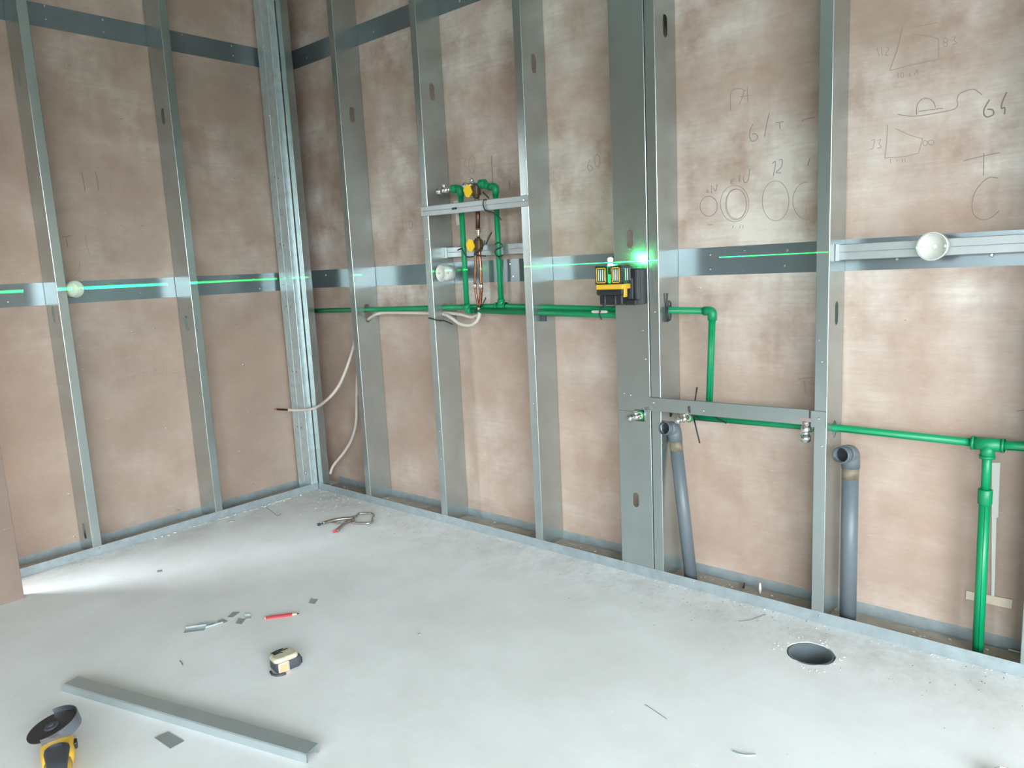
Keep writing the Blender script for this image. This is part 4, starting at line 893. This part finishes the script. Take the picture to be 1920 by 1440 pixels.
# red carpenter pencil
pc = thing('carpenter_pencil', PZ(525, 1155, 0), 'flat red carpenter pencil lying on the floor', 'pencil')
pa, pb = PZ(498.5, 1158.5, .005), PZ(548, 1152, .005); d = (pb - pa).normalized(); s_ = Vector((-d.y, d.x, 0))
def flat_oct(c, wx, hz): return [c + s_ * (wx * math.cos(a) * 1.08) + Vector((0, 0, 1)) * (hz * math.sin(a) * 1.08) for a in [PI / 8 + k * PI / 4 for k in range(8)]]
mb = MB(); mb.loft([flat_oct(pa, .0078, .0045), flat_oct(pb, .0078, .0045)], smooth=False); part(pc, 'body', mb, M['red'])
mb = MB(); mb.loft([flat_oct(pb, .0076, .0044), flat_oct(pb + d * .017, .0025, .002)], smooth=False); part(pc, 'sharpened_wood', mb, M['wood'])
mb = MB(); mb.loft([flat_oct(pb + d * .0165, .0026, .0021), flat_oct(pb + d * .025, .0014, .0012)], smooth=False); part(pc, 'lead', mb, M['black'])
mb = MB(); mb.loft([flat_oct(pa - d * .003, .0074, .0043), flat_oct(pa, .0078, .0045)], smooth=False); part(pc, 'butt_end', mb, M['wood'])
# tape measure
tc_ = PZ(543, 1258, 0); dd = (PZ(572, 1248, 0) - PZ(524, 1267, 0)).normalized(); nn = Vector((-dd.y, dd.x, 0))
tm = thing('tape_measure', tc_, 'scuffed tape measure with cream top and orange button lying on the floor', 'tape measure')
o0 = PZ(520, 1266, 0); B = bas(o0, dd, nn, (0, 0, 1))
def rr_out(x0, x1, y0, y1, r, k=5):
    out = []
    for cx, cy, a0_ in ((x1 - r, y1 - r, 0), (x0 + r, y1 - r, 90), (x0 + r, y0 + r, 180), (x1 - r, y0 + r, 270)):
        for j in range(k + 1): a = math.radians(a0_ + 90 * j / k); out.append((cx + r * math.cos(a), cy + r * math.sin(a)))
    return out
def stack(par, name, levels, m, lab=None):
    mb = MB(); mb.loft([[B @ Vector((x, y, zz)) for x, y in rr_out(*rc, r)] for rc, r, zz in levels]); return part(par, name, mb, m, lab)
stack(tm, 'case', [((.004, .084, .002, .066), .014, .001), ((0, .088, 0, .068), .016, .006), ((0, .088, 0, .068), .016, .030), ((.003, .085, .003, .066), .016, .034)], M['dark_grey'])
stack(tm, 'top_shell', [((-.002, .080, .002, .068), .018, .0335), ((-.002, .080, .002, .068), .018, .042), ((.004, .076, .008, .064), .016, .048)], M['cream'], 'cream scuffed top')
mb = MB()
for (x0, y0, x1, y1, w_) in ((.008, .058, .050, .062, .007), (.012, .050, .062, .052, .006), (.014, .042, .040, .040, .006), (.014, .040, .016, .060, .008)):
    mb.ribbon([B @ Vector((x0, y0, .0478)), B @ Vector(((x0 + x1) / 2, (y0 + y1) / 2 + .002, .0484)), B @ Vector((x1, y1, .0478))], w_, (0, 0, 1), .0008)
part(tm, 'printed_letters', mb, M['black'], 'worn black letter strokes on the top')
mb = MB(); mb.rbox((.008, -.005, .004), (.040, .004, .032), .003, B); part(tm, 'button', mb, M['orange'], 'pale orange button'); 
mb = MB(); mb.rbox((.006, -.0035, .002), (.042, .003, .034), .003, B); part(tm, 'button_frame', mb, M['white'])
mb = MB(); mb.tube([B @ Vector(q) for q in ((-.010, .030, .004), (-.012, .010, .003), (-.004, -.006, .003), (.012, -.014, .003), (.022, -.014, .003))], .004, 8); part(tm, 'wrist_strap', mb, M['dark_grey'])
mb = MB(); mb.rbox((.080, .010, .002), (.092, .055, .024), .004, B); part(tm, 'tape_mouth', mb, M['black'])
# locking clamp pliers, frame (560,930,10.667)
def C(x, y, zz=.008): return PZ(560 + x / 10.667, 930 + y / 10.667, zz)
pl = thing('locking_pliers', C(1000, 500, 0), 'locking clamp pliers with long jaws lying near the corner', 'pliers')
mb = MB(); mb.tube(smooth_path([C(480, 545), C(620, 505), (C(850, 460)), C(1100, 440)], 4), [.0085] * 13, 8); part(pl, 'fixed_handle', mb, M['plier'])
mb = MB(); mb.tube(smooth_path([C(1080, 450), C(1150, 400), C(1190, 365), C(1230, 350), C(1450, 345), C(1500, 390), C(1490, 420)], 5), .0055, 8); mb.ball(C(1490, 370), .009, 10, (1, 1, .7)); part(pl, 'upper_jaw', mb, M['plier'])
mb = MB(); mb.tube(smooth_path([C(1060, 470), C(1060, 520), C(1100, 540), C(1250, 548), C(1420, 540), C(1480, 490), C(1470, 450)], 5), .0055, 8); mb.ball(C(1470, 500), .008, 10, (1, 1, .7)); part(pl, 'lower_jaw', mb, M['plier'])
mb = MB(); mb.tube(smooth_path([C(1100, 470), C(950, 530), C(850, 610), C(760, 700)], 4), [.0105] * 5 + [.009] * 8, 8); part(pl, 'moving_handle', mb, M['plier'])
mb = MB(); mb.tube([C(765, 690), C(700, 715)], .0065, 10); part(pl, 'release_tip', mb, M['red'], 'red tip of the moving handle')
mb = MB(); mb.tube([C(490, 548), C(410, 570)], [.003, .003], 8); mb.cyl(C(425, 562), C(385, 575), .0075, 12); part(pl, 'adjusting_screw', mb, M['dark_grey'])
mb = MB(); mb.tube([C(660, 530), C(780, 540), C(900, 560)], .0035, 8); part(pl, 'link', mb, M['plier'])
# angle grinder
gc = PZ(97, 1362, .072); ax = (Vector((0, 0, 1)) + (PZ(40, 1390, 0) - PZ(150, 1350, 0)).normalized() * .22).normalized()
toward = (PZ(97, 1470, 0) - PZ(97, 1395, 0)).normalized(); tw = (toward - ax * toward.dot(ax)).normalized(); sdv = ax.cross(tw)
Bg = bas(gc, tw, sdv, ax)       # local x toward the camera, z up out of the disc
gr = thing('angle_grinder', (gc.x, gc.y, 0), 'yellow and black angle grinder lying with its disc upwards', 'angle grinder')
mb = MB(); mb.cyl(Bg @ Vector((0, 0, -.002)), Bg @ Vector((0, 0, .0005)), .0615, 48); part(gr, 'cutting_disc', mb, M['black'])
mb = MB(); mb.cyl(Bg @ Vector((0, 0, 0)), Bg @ Vector((0, 0, .004)), .020, 24, .017); mb.hexn(Bg @ Vector((0, 0, .004)), Bg @ Vector((0, 0, .008)), .009); part(gr, 'disc_nut', mb, M['dark_grey'])
# guard: curved wall round the right side
gv = lambda p: (Bg.inverted() @ p)
def ang(u, v):
    q = gv(PZ(u, v, gc.z)); return math.degrees(math.atan2(q.y, q.x))
A_b, A_r, A_f = ang(102, 1338), ang(150, 1352), ang(80, 1385)
print('guard angles', A_b, A_r, A_f)
if A_r < A_b: lo_, hi_ = (A_f, A_b)
else: lo_, hi_ = (A_b, A_f)
while hi_ < lo_: hi_ += 360
mid_ok = lo_ <= A_r <= hi_ or lo_ <= A_r + 360 <= hi_ or lo_ <= A_r - 360 <= hi_
if not mid_ok: lo_, hi_ = hi_, lo_ + 360
rings = []
for k in range(41):
    a = math.radians(lo_ + (hi_ - lo_) * k / 40); c_, s2_ = math.cos(a), math.sin(a)
    rings.append([Bg @ Vector((c_ * r_, s2_ * r_, z_)) for r_, z_ in ((.0685, -.020), (.0685, .012), (.0665, .012), (.0665, -.018), (.03, -.018), (.03, -.020))])
mb = MB(); mb.loft(rings, smooth=True); gd = part(gr, 'guard', mb, simple('blued_guard_steel', (.26, .27, .31), .3, .9))
for p_ in gd.data.polygons: p_.use_smooth = False
hb = Bg @ Vector((.045, 0, -.045)); tw2 = toward
Bh = bas(Vector((hb.x, hb.y, 0)), tw2, Vector((-tw2.y, tw2.x, 0)), (0, 0, 1))
def ring(x, wy, z0_, z1_, k=14, p=2.6):
    out = []
    for j in range(k):
        a = 2 * PI * j / k; c_, s2_ = math.cos(a), math.sin(a)
        out.append(Bh @ Vector((x, wy * math.copysign(abs(c_) ** (2 / p), c_), (z0_ + z1_) / 2 + (z1_ - z0_) / 2 * math.copysign(abs(s2_) ** (2 / p), s2_))))
    return out
mb = MB(); mb.loft([ring(-.045, .022, .012, .05), ring(-.035, .033, .004, .058), ring(-.01, .040, .001, .064), ring(.02, .042, .001, .066), ring(.06, .038, .002, .066), ring(.10, .033, .003, .062)]); part(gr, 'gear_head', mb, M['tool_yellow'])
mb = MB(); mb.loft([ring(.095, .033, .003, .062), ring(.13, .030, .004, .060), ring(.22, .029, .005, .058), ring(.26, .032, .003, .060), ring(.27, .026, .008, .054)]); part(gr, 'handle', mb, M['tool_yellow'])
mb = MB(); mb.loft([ring(.045, .018, .050, .0675), ring(.055, .029, .045, .070), ring(.07, .030, .045, .0705), ring(.13, .024, .045, .067), ring(.2, .020, .045, .064)]); part(gr, 'rubber_grip', mb, M['dark_grey'], 'dark rubber grip on top')
mb = MB(); c_ = Bh @ Vector((.03, -.040, .042)); c2_ = Bh @ Vector((.03, .040, .042))
q_ = c_ if (c_ - CAM).dot(RT) > (c2_ - CAM).dot(RT) else c2_; side = (q_ - Bh @ Vector((.03, 0, .042))).normalized()
mb.rbox((-.013, -.009, -.003), (.013, .009, .006), .003, bas(q_, tw2, Vector((0, 0, 1)), side)); part(gr, 'lock_button', mb, M['black'])
# metal can rim at the bottom right corner
cc = PZ(1888, 1452, .03); mb = MB(); cn = thing('metal_can', (cc.x, cc.y, 0), 'round metal can whose rim just shows at the bottom right corner', 'can')
mb.pipe((cc.x, cc.y, .030), (cc.x, cc.y, .0005), .026, .0245, 36, True); part(cn, 'wall', mb, M['rail']); mb = MB()
mb.tube([Vector((cc.x + .026 * math.cos(a), cc.y + .026 * math.sin(a), .030)) for a in [2 * PI * k / 36 for k in range(36)]], .0012, 8, closed=True); part(cn, 'rim', mb, M['chrome'])
# small scraps
def scrap(name, pts, r, m, label, cat, zz=None, closed=False):
    zz = r if zz is None else zz
    mb = MB(); P = [PZ(u, v, zz) for u, v in pts]; mb.tube(smooth_path(P, 5) if len(P) > 2 else P, r, 8); return tag(mb.build(name, m), label, cat)
scrap('loose_screw', [(294.5, 1071), (304, 1069.5)], .0035, M['shaving'], 'small dark screw lying in the strip of bright floor', 'screw')
scrap('loose_screw', [(424, 979), (442, 976.5)], .003, M['rail'], 'pale screw lying near the left wall track', 'screw')
scrap('metal_shaving', [(1374, 1408), (1385, 1413), (1400, 1416), (1417, 1415)], .0022, M['scrap'], 'curled grey metal shaving near the bottom of the picture', 'metal shaving')
scrap('wire_piece', [(1209, 1321), (1225, 1331), (1250, 1348)], .0009, M['pencil'], 'thin bent wire lying on the open floor', 'wire')
scrap('wire_piece', [(1385, 1165), (1405, 1163), (1420, 1158), (1436, 1152)], .0012, M['pencil'], 'curved wire lying between drain hole and right track', 'wire')
scrap('wire_piece', [(500, 952), (511, 960), (520, 967), (527, 963)], .0012, M['pencil'], 'thin wire curl near the back corner', 'wire')
scrap('wire_piece', [(337, 1239), (341, 1243), (343, 1247)], .0014, M['glue'], 'tiny bent nail between channel and offcuts', 'nail')
scrap('plastic_bit', [(1394, 1102), (1396, 1094)], .0035, M['black'], 'short black bit of cable tie in the right track', 'plastic bit', zz=.012)
scrap('wood_splinter', [(1362, 1080), (1371, 1075)], .0022, M['white'], 'pale splinter in the track beside the leaning drain pipe', 'splinter', zz=.014)
scrap('wood_splinter', [(1891, 1218), (1906, 1222), (1920, 1225)], .003, M['wood'], 'pale splinter in the right track at the picture edge', 'splinter', zz=.012)
nt_ = PZ(786, 1190, 0); mb = MB(); mb.pipe(nt_ + Vector((0, 0, .004)), nt_ + Vector((0, 0, .0003)), .0045, .0026, 12); tag(mb.build('metal_nut', M['scrap']), 'tiny nut alone in the middle of the floor', 'nut')
# plug in the track near stud 5
p = PY(1425, 1092, .10); mb = MB(); mb.tube([(p.x, p.y, .004), (p.x, p.y, .02), (p.x, p.y, .045)], [.004, .006, .003], 10); tag(mb.build('wall_plug', M['white']), 'pale wall plug standing in the right track', 'wall plug')
